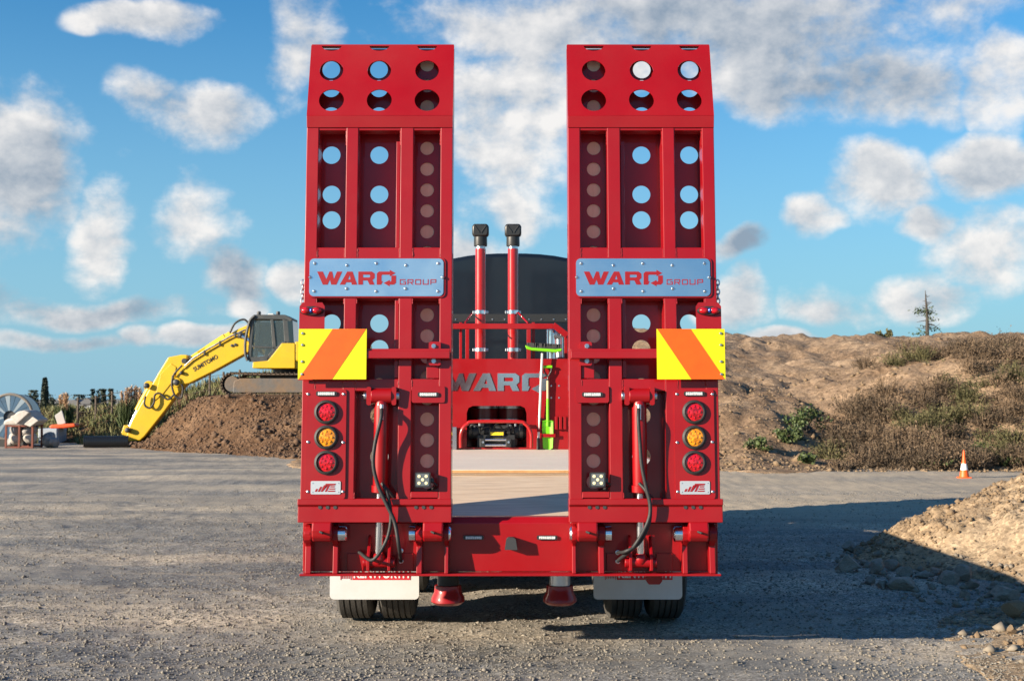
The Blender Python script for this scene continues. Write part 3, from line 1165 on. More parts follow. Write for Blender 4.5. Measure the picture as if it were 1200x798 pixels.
    mb.data.transform(T(ux(366), -.038, V_(365.5)) @ Matrix.Diagonal((.072, .022, .029, 1)) @ T(-ux(366), .038, -V_(365.5)))
    for q, m_ in ((-1, LENS_R), (1, LENS_R)):
        sub(MB().ball((ux(366) + q * .032, -.062, V_(365.5)), (.030, .020, .020), 14, 9), 'marker_lens', m_, 0, True)
    sub(MB().ball((ux(366), -.066, V_(365.5)), (.011, .016, .014), 12, 8), 'marker_lens', LENS_B, 0, True)
    ca, cb, za, zb2 = rl(349.5, 415, -.085)[0], rl(429.5, 415, -.085)[0], V_(444.5, -.085), V_(385.5, -.085)
    if s < 0:
        ca, cb = ca - .016, cb - .016
    link('chevron_board', flat([[(s * ca, za), (s * cb, za), (s * cb, zb2), (s * ca, zb2)][::s]], .004, T(0, -.085, 0)), CHEV_Y, ramp)
    cw = cb - ca
    link('chevron_stripe', flat([[(s * (ca + .012 * cw), za + .0005), (s * (ca + .50 * cw), za + .0005), (s * (ca + .988 * cw), zb2 - .0005), (s * (ca + .50 * cw), zb2 - .0005)][::s]], .0016, T(0, -.0876, 0)), CHEV_O, ramp)
    for fz in (.1, .35, .68, .91):
        sub(MB().lathe((s * (ca + .06 * cw), -.087, za + fz * (zb2 - za)), (0, -1, 0), [(0, .009), (.003, .009), (.007, .006), (.008, 0)], 12), 'chevron_bolt', STEEL, 0, True)
    xr = rl(527.5, 411, -.05)[0]
    sub(MB().box(s * (ca + .05), s * xr, -.080, -.030, V_(420.5, -.05), V_(411.5, -.05)), 'chevron_arm', RED, .004)
    sub(MB().box(s * (cb - .09), s * xr, -.070, -.030, V_(411.8, -.05), V_(409.0, -.05)), 'chevron_arm', RED, .002)
    for py in (406, 423.5):
        u, v = rl(508.5, py, -.01)
        link('arm_bracket', flat([rrect(s * (u - .030), s * (u + .042), v - .027, v + .027, .012)], .03, T(0, -.015, 0)), RED, ramp, .002)
        sub(MB().lathe((s * u, -.030, v), (0, -1, 0), [(0, .015), (.003, .015), (.003, .011), (.012, .011), (.012, 0)], 6), 'arm_bolt', STEEL)
    sub(MB().box(s * -.505, s * -.43, .012, .02, V_(443), V_(418)), 'gusset', RED, .002)
    # lamp panel
    pa, pb, pz0, pz1 = rl(359, 520)[0], rl(405.5, 520)[0], V_(585), V_(456)
    link('lamp_panel', flat([rrect(s * pa, s * pb, pz0, pz1, .02)], .010, T(0, -.0052, 0)), RED, ramp, .0015)
    for px, py in ((361.5, 462), (403, 462), (361.5, 518), (402.5, 518.5), (361, 576), (402, 576)):
        u, v = rl(px, py)
        sub(MB().lathe((s * u, -.0102, v), (0, -1, 0), [(0, .0085), (.003, .0085), (.006, .004), (.006, 0)], 12), 'panel_screw', STEEL, 0, True)
    for py, m_ in ((483, LENS_R), (512.5, LENS_A), (542, LENS_R)):
        u, v = rl(382.8, py)
        bz = sub(MB().lathe((s * u, -.010, v), (0, -1, 0), [(0, .0725), (.012, .0725), (.020, .066), (.022, .058), (.012, .053), (.002, .052)], 32), 'tail_lamp_bezel', RUBBER, 0, True)
        sub(MB().lathe((s * u, -.012, v), (0, -1, 0), [(0, .0525), (.007, .0525), (.012, .035), (.0135, .0)], 32), 'tail_lamp_lens', m_, 0, True)
        for i in range(11):
            a = i * 2 * math.pi / 8
            rr = .034 if i < 8 else .013
            if i >= 8:
                a = i * 2 * math.pi / 3
            sub(MB().ball((s * u + rr * math.cos(a), -.0225, v + rr * math.sin(a)), (.0085, .005, .0085), 8, 6), 'lamp_optic', m_, 0, True)
    # maker's badge
    xa, xb = sorted((s * rl(364.5, 571)[0], s * rl(399.5, 571)[0]))
    bz0, bz1 = V_(579), V_(563.5)
    link('maker_badge', flat([rrect(xa, xb, bz0, bz1, .008)], .004, T(0, -.0125, 0)), mat('badge_silver', (.66, .67, .68), rough=.35, metal=.6), ramp, .0008)
    bx, bw, bh = xa + .042, .10, .048
    z_ = (bz0 + bz1) / 2 - bh / 2
    mte = []

    def sl(x0_, x1_, y0_, y1_):
        k = -.5 * bh
        mte.append([(bx + x0_ * bw + (1 - y0_) * 0 + y0_ * bh * .5, z_ + y0_ * bh), (bx + x1_ * bw + y0_ * bh * .5, z_ + y0_ * bh), (bx + x1_ * bw + y1_ * bh * .5, z_ + y1_ * bh), (bx + x0_ * bw + y1_ * bh * .5, z_ + y1_ * bh)])
    sl(-.18, -.06, 0, .35); sl(.0, .12, 0, .62); sl(.17, .29, 0, .82); sl(.42, .54, 0, .74); sl(.24, .84, .80, 1.0)
    sl(.60, .86, .55, .70); sl(.60, .95, .28, .43); sl(.60, 1.02, 0, .15)
    link('badge_letters', flat(mte, .0016, T(0, -.0153, 0)), SIGN_RED, ramp)
    for fx in (.07, .93):
        for fz in (.16, .84):
            sub(MB().lathe((xa + fx * (xb - xa), -.0145, bz0 + fz * (bz1 - bz0)), (0, -1, 0), [(0, .0035), (.002, .003), (.002, 0)], 8), 'badge_rivet', STEEL)
    # inner marker panel and both white LED strips
    pa, pb = rl(482.5, 462)[0], rl(521.5, 462)[0]
    link('strip_lamp_panel', flat([rrect(s * pa, s * pb, V_(472), V_(452.5), .014)], .010, T(0, -.0052, 0)), RED, ramp, .0015)
    for px, py in ((383, 461.5), (502, 462.5)):
        u, v = rl(px, py)
        link('strip_lamp', flat([rrect(s * u - .062, s * u + .062, v - .014, v + .014, .010)], .010, T(0, -.015, 0)), PLASTIC, ramp, .002)
        for q in range(9):
            sub(MB().box(s * u - .050 + q * .0112, s * u - .0402 + q * .0112, -.0235, -.019, v - .009, v + .009), 'strip_led', LED_W, .001)
    # work lamp
    u, v = rl(495.8, 562, -.03)
    u *= s
    link('work_lamp', flat([rrect(u - .046, u + .046, v - .044, v + .044, .010)], .050, T(0, -.030, 0)), PLASTIC, ramp, .004)
    link('work_lamp_lens', flat([rrect(u - .038, u + .038, v - .036, v + .036, .006)], .003, T(0, -.0566, 0)), mat('lamp_glass_dark', (.10, .11, .12), rough=.1, coat=.6), ramp)
    for i, j in ((0, 0), (-1, -1), (-1, 1), (1, -1), (1, 1)):
        sub(MB().lathe((u + i * .021, -.0578, v + j * .020), (0, -1, 0), [(0, .010), (.003, .009), (.004, .0)], 12), 'work_lamp_led', LED_Y, 0, True)
    sub(MB().box(u - .012 + .052, u + .012 + .052, -.045, -.015, v - .014, v + .010), 'work_lamp_bracket', PLASTIC, .002)
    sub(MB().tube(spline([(u + .05, -.02, v - .01), (u + .075, -.01, v - .03), (u + .06, .05, v - .05), (u + .02, .12, v - .06)], 5), .006, 8), 'work_lamp_cable', RUBBER, 0, True)
    sub(MB().box(s * -.592, s * -.43, -.002, .05, V_(583), V_(576)), 'lower_ledge', RED, .002)
    # bottom box of the ramp and knuckles
    bot, flg = V_(612), V_(592.5)
    b2 = MB()
    b2.prism([(-.030, .028), (-.030, flg + .006), (-.012, flg - .004), (-.012, bot), (.11, bot), (.14, .0), (.14, .028)], s * (U0 - .012), s * (U1 + .004), 'x')
    sub(b2, 'ramp_base', RED, .004)
    for a in (-1.13, -1.085, -1.04, -.56, -.515, -.47):
        sub(MB().lathe((s * a, -.0125, flg - .009), (0, -1, 0), [(0, .011), (.004, .011), (.004, .0)], 10), 'drain_boss', DARKGREY)
    for a, b in ((365.5, 389), (495.5, 519.5)):
        xa, xb = rl(a, 620, -.01)[0], rl(b, 620, -.01)[0]
        zc = V_(623.5)
        k = MB()
        k.prism([(-.016, bot + .004), (-.038, zc + .01), (-.03, zc - .03), (.0, zc - .056), (.045, zc - .05), (.075, zc), (.07, bot + .004)], s * xa, s * xb, 'x')
        sub(k, 'hinge_knuckle', RED, .010)
        sub(MB().cyl((s * (xa + xb) / 2 - .008, -.034, zc + .004), (s * (xa + xb) / 2 + .012, -.058, zc - .004), .007, .007, 8), 'grease_nipple', PLASTIC)
    # short safety chain on the outer edge
    for i in range(5):
        c = Vector((s * (U0 - .012), .03, V_(352) + .028 * i))
        pth = []
        for q in range(10):
            a = 2 * math.pi * q / 10
            off = Vector((0, math.cos(a) * .011, math.sin(a) * .019)) if i % 2 else Vector((math.cos(a) * .011, 0, math.sin(a) * .019))
            pth.append(c + off)
        sub(MB().tube(pth, .0045, 6, True), 'chain_link', STEEL, 0, True)
    return ramp


make_ramp(1)
make_ramp(-1)


def tp(mb, name, m, bevel=0.0, smooth=False, parent=None):
    return mb.build(name, m, parent or trailer, bevel, smooth)


XL, XR = TCX - 1.255, TCX + 1.255
YB = 7.79                                    # face of the tail beam
ZT, ZBOT = at(598, 606, YB).z, at(598, 669.5, YB).z
beam = MB()
beam.prism([(YB + .03, ZT), (YB, ZT - .035), (YB, ZBOT), (YB + .22, ZBOT), (YB + .22, ZT)], XL, XR, 'x')
tail = tp(beam, 'tail_beam', RED, .004)
tp(MB().box(XL - .004, XR + .004, YB - .10, YB - .002, ZBOT - .014, ZBOT - .001), 'bottom_flange', RED, .003, parent=tail)
# hinge lugs, pins
for s in (-1, 1):
    def X(px):
        d = at(px, 625, 7.70).x - TCX
        return TCX + (d if s < 0 else -d)
    for (l0, l1, p0_, p1_, l2, l3, p2_, p3_) in ((357.5, 364.5, 355.8, 357.6, 390, 396, 396, 406.5), (488, 494.5, 479.5, 488, 521, 525.5, 525.5, 528.5)):
        for a, b in ((l0, l1), (l2, l3)):
            zc = ZBOT + .232
            pl = [(YB - .001, ZBOT), (YB - .095, ZBOT), (YB - .075, zc - .07), (YB - .120, zc - .03), (YB - .128, zc + .01), (YB - .105, zc + .05), (YB - .06, zc + .062), (YB - .001, zc + .05)]
            tp(MB().prism(pl, X(a), X(b), 'x'), 'hinge_lug', RED, .004, parent=tail)
            tp(MB().lathe((X(a), YB - .07, zc), ((X(b) - X(a)), 0, 0), [(-.003, .056), (abs(X(b) - X(a)) + .003, .056)], 20), 'lug_boss', RED, 0, True, parent=tail)
        for a, b, r in ((p0_, p1_, .046), (p2_, p3_, .046)):
            sg = 1 if X(b) > X(a) else -1
            tp(MB().lathe((X(a), YB - .07, ZBOT + .232), (sg, 0, 0), [(0, .01), (0, r + .002), (abs(X(b) - X(a)) - .008, r), (abs(X(b) - X(a)), r - .008), (abs(X(b) - X(a)), .0)], 20), 'hinge_pin', CHROME, 0, True, parent=tail)
    # ram bracket on the beam
    ramx = at(444 if s < 0 else 751, 650, 7.70).x
    for dx in (-.062, .062):
        tp(MB().prism([(YB - .001, ZBOT), (YB - .115, ZBOT + .02), (YB - .115, ZBOT + .10), (YB - .03, ZBOT + .21), (YB - .001, ZBOT + .22)], ramx + dx - .009, ramx + dx + .009, 'x'), 'ram_bracket', RED, .003, parent=tail)
    for dx in (-.15, .15):
        tp(MB().box(ramx + dx - .05, ramx + dx + .05, YB - .012, YB - .001, ZBOT + .005, ZBOT + .11), 'ram_bracket_pad', RED, .003, parent=tail)
    tp(MB().cyl((ramx - .095, YB - .075, ZBOT + .065), (ramx + .095, YB - .075, ZBOT + .065), .030, .030, 18), 'ram_pin', RED, .003, True, parent=tail)
# beam fittings: reversing stop and two strip lamps
c = at(598.5, 635.5, YB)
link('reverse_stop', flat([[(-.036, -.036), (.040, -.036), (.030, .026), (.020, .036), (-.014, .036), (-.026, .026)]], .07, T(c.x - TCX, YB - .036 - YR, c.z)), DARKGREY, tail, .012, seg=3)
for px in (555, 641):
    c = at(px, 629.5, YB)
    link('strip_lamp', flat([rrect(-.062, .062, -.013, .013, .010)], .012, T(c.x - TCX, YB - .007 - YR, c.z)), PLASTIC, tail, .002)
    for q in range(9):
        tp(MB().box(c.x - .048 + q * .011, c.x - .0385 + q * .011, YB - .018, YB - .012, c.z - .008, c.z + .008), 'strip_led', LED_W, .001, parent=tail)
for px, py in ((470, 645), (470, 657), (724, 647), (724, 657.5)):
    c = at(px, py, YB)
    tp(MB().lathe((c.x, YB, c.z), (0, -1, 0), [(0, .015), (.012, .015), (.014, .009), (.03, .009), (.03, 0)], 10), 'hose_fitting', STEEL, 0, True, parent=tail)

# lifting rams
for s in (-1, 1):
    tpx, bpx = (447.5, 443.5) if s < 0 else (749, 751)
    top = at(tpx, 464, 7.685)
    bot = Vector((at(bpx, 650, 7.70).x, YB - .075, ZBOT + .065))
    ax = (bot - top).normalized()
    mid = top + (bot - top) * .565
    ram = tp(MB().lathe(top, ax, [(.02, .0), (.02, .034), (.05, .041), (.07, .044), ((mid - top).length - .03, .044), ((mid - top).length - .028, .052), ((mid - top).length + .012, .052), ((mid - top).length + .02, .034), ((mid - top).length + .02, 0)], 24), 'lifting_ram', RED, 0, True)
    tp(MB().cyl(mid, bot - ax * .045, .0255, .0255, 20), 'ram_rod', CHROME, 0, True, parent=ram)
    tp(MB().ball(bot - ax * .02, (.040, .040, .045), 14, 10), 'rod_eye', RED, 0, True, parent=ram)
    tp(MB().cyl(top + Vector((-.062, 0, 0)), top + Vector((.062, 0, 0)), .046, .046, 18), 'ram_head', RED, .004, True, parent=ram)
    for dx in (-.075, .075):
        link('ram_ear', flat([rrect(-.014, .014, -.055, .055, .012)], .11, T(top.x + dx - TCX, top.y + .02 - YR, top.z)), RED, ram, .003)
        tp(MB().cyl(top + Vector((dx * 1.0, 0, 0)), top + Vector((dx * 1.42, 0, 0)), .028, .026, 14), 'ram_head_pin', STEEL, .002, True, parent=ram)
    side = -1 if s < 0 else 1
    h1 = [(tpx, 474), (tpx - 1 if s > 0 else tpx - 1, 490), (tpx - 8 if s < 0 else tpx + 1, 520), (tpx - 10 if s < 0 else tpx + 3, 545), (tpx - 4 if s < 0 else tpx + 8, 570), (tpx + 6 if s < 0 else tpx + 13, 592), (tpx + 15 if s < 0 else tpx + 10, 612), (tpx + 20 if s < 0 else tpx - 6, 640), (470 if s < 0 else 724, 657)]
    tp(MB().tube(spline([at(x, y, 7.585 if i not in (0, len(h1) - 1) else (7.66 if i == 0 else YB - .035)) for i, (x, y) in enumerate(h1)], 7), .0115, 10), 'hydraulic_hose', RUBBER, 0, True, parent=ram)
    h2 = [(tpx, 566), (tpx + 6 if s < 0 else tpx + 9, 577), (tpx + 10 if s < 0 else tpx + 13, 597), (tpx + 10 if s < 0 else tpx + 11, 615), (tpx + 4 if s < 0 else tpx + 0, 636), (tpx - 11 if s < 0 else tpx - 14, 656) if s < 0 else (tpx - 16, 646), (421 if s < 0 else 724, 647)]
    tp(MB().tube(spline([at(x, y, 7.60 if i not in (0, len(h2) - 1) else (7.63 if i == 0 else YB - .03)) for i, (x, y) in enumerate(h2)], 7), .0105, 10), 'hydraulic_hose', RUBBER, 0, True, parent=ram)
    h3 = [(tpx + 2, 568), (tpx + 12, 580), (tpx + 18, 586), (tpx + 26, 588)]
    tp(MB().tube(spline([at(x, y, 7.63 + .03 * i) for i, (x, y) in enumerate(h3)], 6), .010, 8), 'hydraulic_hose', RUBBER, 0, True, parent=ram)
    c = at(tpx, 474, 7.635)
    tp(MB().cyl(c, c + Vector((0, -.005, -.09)), .015, .013, 10), 'hose_end', STEEL, 0, True, parent=ram)

# deck: sloping tail, flat part in ply sheets, red side rails
ZD = ZT - .006
Y1, Y2 = 9.5, 13.2
ZF = 1.055
for i, (a, b) in enumerate(((XL + .06, TCX - .553), (TCX - .547, TCX + .647), (TCX + .653, XR - .06))):
    th = .025
    d = MB().add([(a, YB + .05, ZD), (b, YB + .05, ZD), (b, Y1 + .05, ZF - .022), (a, Y1 + .05, ZF - .022), (a, YB + .05, ZD - th), (b, YB + .05, ZD - th), (b, Y1 + .05, ZF - .022 - th), (a, Y1 + .05, ZF - .022 - th)],
                 [(0, 1, 2, 3), (7, 6, 5, 4), (0, 4, 5, 1), (1, 5, 6, 2), (2, 6, 7, 3), (3, 7, 4, 0)])
    tp(d, 'deck_sheet', PLY, .002)
for i, (a, b) in enumerate(((Y1, 11.30), (11.306, Y2 + .3))):
    for (p, q) in ((XL + .06, TCX - .753), (TCX - .747, TCX + .847), (TCX + .853, XR - .06)):
        tp(MB().box(p, q, a, b, ZF - .020, ZF + .014), 'deck_sheet', PLY2, .003)
tp(MB().box(XL + .061, XR - .061, Y1 - .012, Y1 - .001, ZF - .010, ZF + .010), 'deck_nosing', PLYEDGE, .001)
for a, b in ((XL, XL + .057), (XR - .057, XR)):
    tp(MB().prism([(YB + .221, ZT - .20), (Y1, ZF - .24), (Y2, ZF - .24), (Y2, ZF + .002), (Y1, ZF + .002), (YB + .221, ZD + .01)], a, b, 'x'), 'side_rail', RED, .004)
for a in (-.55, .55):
    tp(MB().box(TCX + a - .06, TCX + a + .06, 8.02, Y2, .55, ZD - .07), 'chassis_beam', BLACK_STEEL, .004)
for y in (8.5, 9.0, 10.1, 11.4, 12.7):
    tp(MB().box(XL + .06, XR - .06, y, y + .08, .66, .80), 'cross_member', RED, .004)


def tyre_at(x0, y, parent):
    w, R = .262, .425
    prof = [(.0, .245), (.012, .30), (.0, .35), (.008, .39), (.03, .412)]
    for k in range(5):
        c0 = .034 + k * .0415
        prof += [(c0, R), (c0 + .030, R), (c0 + .031, R - .014), (c0 + .040, R - .014)]
    prof += [(w - .03, .412), (w - .008, .39), (w, .35), (w - .012, .30), (w, .245)]
    prof += [(w, .245)]
    t = tp(MB().lathe((x0, y, R), (1, 0, 0), prof, 44), 'tyre', TYRE, 0, True, parent=parent)
    tp(MB().lathe((x0, y, R), (1, 0, 0), [(.012, .0), (.03, .12), (.05, .20), (.02, .246), (w - .02, .246), (w - .05, .2), (w - .03, .1), (w - .03, 0)], 24), 'rim', STEEL, 0, True, parent=parent)


for y in (9.43, 10.78, 12.13):
    axl = tp(MB().cyl((TCX - 1.1, y, .425), (TCX + 1.1, y, .425), .07, .07, 14), 'axle', BLACK_STEEL, 0, True)
    for x0 in (-1.245, -.945, .683, .983):
        tyre_at(TCX + x0, y, axl)
    for a in (-.55, .55):
        tp(MB().box(TCX + a - .05, TCX + a + .05, y - .12, y + .12, .46, .58), 'spring_seat', BLACK_STEEL, .01, parent=axl)

# mud flaps with their lettering
for s in (-1, 1):
    yf = 8.93
    a, b = (386.5, 491) if s < 0 else (695.5, 799.5)
    A, B = at(a, 702, yf), at(b, 702, yf)
    fl = link('mud_flap', flat([rrect(A.x - TCX, B.x - TCX, A.z, .70, .03)], .008, T(0, yf - YR, 0)), WHITE_FLAP, trailer, .001)
    r0, r1 = (399, 481) if s < 0 else (709, 788)
    q0, q1 = at(r0, 679, yf), at(r1, 679, yf)
    lx0 = q0.x + .082
    for x0, x1 in ((q0.x, q0.x + .004), (q0.x + .070, q0.x + .074)):
        link('flap_print', flat([[(x0 - TCX, q0.z), (x1 - TCX, q0.z), (x1 - TCX, q0.z + .085), (x0 - TCX, q0.z + .085)]], .002, T(0, yf - .006 - YR, 0)), FLAP_RED, fl)
    for k in range(5):
        link('flap_print', flat([[(q0.x + .010 + k * .012 - TCX, q0.z + .008), (q0.x + .014 + k * .012 - TCX, q0.z + .008), (q0.x + .014 + k * .012 - TCX, q0.z + .078), (q0.x + .010 + k * .012 - TCX, q0.z + .078)]], .002, T(0, yf - .006 - YR, 0)), FLAP_RED, fl)
    link('flap_print', flat([[(lx0 - TCX, q0.z), (q1.x - TCX, q0.z), (q1.x - TCX, q0.z + .085), (lx0 - TCX, q0.z + .085)]], .002, T(0, yf - .006 - YR, 0)), FLAP_RED, fl)
    tm = text_mesh('KENWORTH', .093, .002, .0025, 0, 1.0)
    xsv = [v.co.x for v in tm.vertices]
    zs = [v.co.z for v in tm.vertices]
    sx = (q1.x - lx0 - .02) / (max(xsv) - min(xsv))
    sz_ = .062 / (max(zs) - min(zs))
    tm.transform(T((lx0 + q1.x) / 2 - TCX, yf - .0085 - YR, q0.z + .043) @ Matrix.Diagonal((sx, 1, sz_, 1)) @ T(-(max(xsv) + min(xsv)) / 2, 0, -(max(zs) + min(zs)) / 2))
    link('flap_lettering', tm, WHITE, fl)
# rear stabiliser feet hanging below the tail
for px in (525, 656):
    c = at(px, 690, 8.55)
    leg = tp(MB().cyl((c.x, 8.55, .36), (c.x, 8.55, .62), .070, .070, 18), 'stabiliser_leg', STEEL if px > 600 else BLACK_STEEL, 0, True)  # left leg takes the black material to stand for the shade on it
    tp(MB().lathe((c.x, 8.55, .235), (0, 0, 1), [(0, 0), (0, .085), (.02, .112), (.045, .110), (.08, .092), (.125, .088), (.14, .0)], 26), 'stabiliser_foot', RED, 0, True, parent=leg)
c = at(766, 675, 8.2)
tp(MB().prism([(c.x - .06, .62), (c.x + .06, .62), (c.x + .05, .44), (c.x + .035, .42), (c.x - .035, .42), (c.x - .05, .44)], 8.16, 8.24), 'tow_bracket', RED, .006)
c = at(419, 675, 8.2)
tp(MB().prism([(c.x - .05, .62), (c.x + .05, .62), (c.x + .045, .51), (c.x - .045, .51)], 8.16, 8.24), 'tow_bracket', RED, .006)

# ------------------------------------------------------------------ gooseneck end of the deck
YG = 13.2


def gx_(px, py=470, Y=YG):
    return at(px, py, Y).x - TCX


def gz_(py, Y=YG):
    return at(598, py, Y).z


gw_top, gw_bot = gz_(420.5), ZF + .015
arch = [(gx_(547), gw_bot + .02), (gx_(547), gz_(484)), (gx_(549), gz_(478)), (gx_(554), gz_(475.5)), (gx_(610), gz_(475.5)), (gx_(615), gz_(478)), (gx_(617), gz_(484)), (gx_(617), gw_bot + .02)]
wall = link('gooseneck_wall', flat([[(-1.1, gw_bot), (1.1, gw_bot), (1.1, gw_top), (-1.1, gw_top)], arch], .012, T(0, YG - YR, 0)), RED, trailer, .002)
lh = (458.5 - 438) / FPX * YG
link('wall_letters', flat(ward_outlines(lh, gx_(519), gz_(458)), .006, T(0, YG - .0095 - YR, 0)), LETTER_ALU, wall)
tp(MB().box(TCX - 1.1, TCX + 1.1, YG + .9, YG + .93, gw_bot, gw_top - .05), 'gooseneck_rear_wall', BLACK_STEEL, .003)
tp(MB().box(TCX - 1.1, TCX - 1.06, YG + .007, YG + .9, gw_bot, gw_top), 'gooseneck_cheek', RED, .003)
tp(MB().box(TCX + 1.06, TCX + 1.1, YG + .007, YG + .9, gw_bot, gw_top), 'gooseneck_cheek', RED, .003)
tp(MB().box(TCX - 1.1, TCX + 1.1, YG + .05, YG + 1.7, gw_bot - .30, gw_bot - .05), 'gooseneck_neck', RED, .01)
tp(MB().box(TCX - .45, TCX + .45, YG + 1.72, YG + 2.9, 1.05, 1.22), 'gooseneck_coupling', BLACK_STEEL, .01)
tp(MB().box(TCX - 1.055, TCX + 1.055, YG + .01, YG + .9, gw_top - .03, gw_top - .01), 'gooseneck_top', RED, .003)
# hoop guard, winch behind it
hoop = [(540, 524.5), (540, 510), (542.5, 502), (548, 496.5), (556, 494), (607, 494), (615, 496.5), (620, 502), (622.5, 510), (622.5, 524.5)]
tp(MB().tube(spline([at(x, y, YG - .10) for x, y in hoop], 5), .019, 12), 'hoop_guard', PIPE_RED, 0, True)
wz = lambda y: gz_(y, YG + .15)
win = tp(MB().box(at(560, 0, YG + .15).x, at(604, 0, YG + .15).x, YG + .05, YG + .30, gw_bot + .0, wz(509)), 'winch', PLASTIC, .012)
tp(MB().cyl((at(548, 0, YG + .15).x, YG + .17, wz(506)), (at(616, 0, YG + .15).x, YG + .17, wz(506)), .07, .07, 18), 'winch_drum', DARKGREY, .005, True, parent=win)
for px in (552, 566, 596, 611):
    tp(MB().cyl((at(px - 2, 0, YG + .1).x, YG + .14, wz(504)), (at(px + 2, 0, YG + .1).x, YG + .14, wz(504)), .095, .095, 18), 'winch_flange', PLASTIC, .004, True, parent=win)
tp(MB().box(at(575, 0, YG).x, at(590, 0, YG).x, YG + .028, YG + .034, gz_(510), gz_(506.5)), 'winch_label', LABELY, parent=win)
tp(MB().box(at(573, 0, YG).x, at(592, 0, YG).x, YG + .035, YG + .08, gz_(512), gz_(502)), 'winch_cover', PLASTIC, .012, parent=win)
for py in (515.2, 521.5):
    tp(MB().cyl(at(565, py, YG - .02), at(597, py, YG - .02), .013, .013, 12), 'fairlead_roller', CHROME, 0, True, parent=win)
for px in (566, 596):
    tp(MB().box(at(px - 3.2, 0, YG).x, at(px + 3.2, 0, YG).x, YG - .05, YG + .03, gz_(523.5), gz_(513.5)), 'fairlead_cheek', PLASTIC, .006, parent=win)
    tp(MB().cyl(at(px, 518, YG - .05), at(px, 518, YG - .065), .012, .012, 10), 'fairlead_bolt', CHROME, parent=win)
for px, py in ((556, 500), (562, 499), (598, 501), (604, 499.5)):
    tp(MB().cyl(at(px, py, YG + .02), at(px, py - 3, YG + .02), .014, .014, 10), 'winch_fitting', CHROME, 0, True, parent=win)
for k in range(4):
    pts = [at(550 + 14 * k, 503, YG + .04), at(553 + 14 * k, 498 + (k % 2) * 3, YG + .0), at(561 + 13 * k, 500, YG + .02), at(563 + 13 * k, 507, YG + .06)]
    tp(MB().tube(spline(pts, 5), .010, 8), 'winch_hose', RUBBER, 0, True, parent=win)
for px in (566, 602.5):
    c = at(px, 487, YG + .45)
    cn = tp(MB().cyl((c.x, YG + .45, gw_bot + .02), (c.x, YG + .45, gz_(479, YG + .45)), .17, .17, 22), 'spring_can', mat('dark_red_can', (.14, .008, .010), rough=.35, coat=.4), 0, True)
    for py in (478.5, 494):
        tp(MB().cyl((c.x, YG + .45, gz_(py, YG + .45)), (c.x, YG + .45, gz_(py, YG + .45) + .03), .174, .174, 22), 'can_band', STEEL, 0, True, parent=cn)
# top rail, posts
zr = gz_(382)
rail = tp(MB().box(at(500, 0, YG).x, at(648, 0, YG).x, YG + .05, YG + .10, zr - .028, zr + .028), 'guard_rail', RED, .004)
tp(MB().obox(at(656.5, 387, YG + .075), Vector((.075, 0, -.055)), (0, .024, 0), Vector((.018, 0, .024))), 'rail_drop', RED, .003, parent=rail)
for px, w, y0 in ((548, 2.2, 382), (540, 1.6, 377), (619.5, 2.4, 382), (625, 1.8, 377), (663, 1.8, 392)):
    tp(MB().box(at(px - w, 0, YG).x, at(px + w, 0, YG).x, YG + .056 + (.05 if w < 2 else 0), YG + .096 + (.05 if w < 2 else 0), gw_top - .02, gz_(y0)), 'rail_post', RED, .003, parent=rail)
for (a, b), (c_, d_) in (((545, 378), (553, 368)), ((619, 379), (607, 366))):
    tp(MB().cyl(at(a, b, YG + .3), at(c_, d_, YG + .6), .010, .010, 8), 'stack_stay', RED, parent=rail)
tp(MB().cyl(at(647, 421, YG + .22), at(647, 386, YG + .22), .062, .062, 20), 'air_drier', CHROME, .006, True)
tp(MB().cyl(at(655.5, 419, YG + .20), at(655.5, 392, YG + .20), .042, .042, 16), 'air_drier', STEEL, .004, True)
tp(MB().lathe(at(655, 392, YG + .17), (0, -1, 0), [(0, .05), (.03, .05), (.035, .02), (.03, .015), (.03, 0)], 18), 'pressure_gauge', STEEL, 0, True)
for px in (651, 656, 661):
    tp(MB().box(at(px - 1.6, 0, YG).x, at(px + 1.6, 0, YG).x, YG - .05, YG - .008, gz_(503), gz_(488)), 'tool_slot', RED, .003, parent=wall)
tp(MB().box(at(628.5, 0, YG).x, at(633, 0, YG).x, YG - .05, YG - .008, gz_(506), gz_(489)), 'tool_slot', RED, .003, parent=wall)
tp(MB().box(at(635, 0, YG).x, at(650, 0, YG).x, YG - .052, YG - .046, gz_(512), gz_(508)), 'tool_strap', RED, .001, parent=wall)
tp(MB().box(at(531, 0, YG).x, at(536.5, 0, YG).x, YG - .10, YG - .02, gw_bot, gz_(500)), 'corner_step', STEEL, .004, parent=wall)
for px, py in ((655, 452), (655, 466), (646, 452), (646, 466)):
    c = at(px, py, YG)
    tp(MB().lathe((c.x, YG - .006, c.z), (0, -1, 0), [(0, .010), (.004, .009), (.005, 0)], 8), 'wall_rivet', STEEL, parent=wall)

# broom and shovel leaning against the gooseneck wall
bp_ = at(630.5, 523.5, YG - .03)
broom = thing('broom', 'pale handled broom, lime green and black head upward, beside the shovel', 'broom', (bp_.x, YG - .03, ZF + .014))
pz = ZF + .0145
tp(MB().cyl((bp_.x, YG - .028, pz), at(635.5, 414, YG - .075), .0125, .0125, 12), 'handle', HANDLE, 0, True, parent=broom)
tp(MB().cyl((bp_.x, YG - .028, pz), at(630.7, 513, YG - .033), .016, .016, 12), 'grip', PLASTIC, 0, True, parent=broom)
hc = at(637, 408, YG - .075)
hd = MB().prism([(hc.x - .19, hc.z + .03), (hc.x - .175, hc.z - .01), (hc.x - .12, hc.z - .025), (hc.x + .13, hc.z - .045), (hc.x + .185, hc.z - .03), (hc.x + .19, hc.z - .005), (hc.x + .12, hc.z - .012), (hc.x - .12, hc.z + .005)], YG - .12, YG - .035)
tp(hd, 'head', LIME, .008, parent=broom)
br = MB()
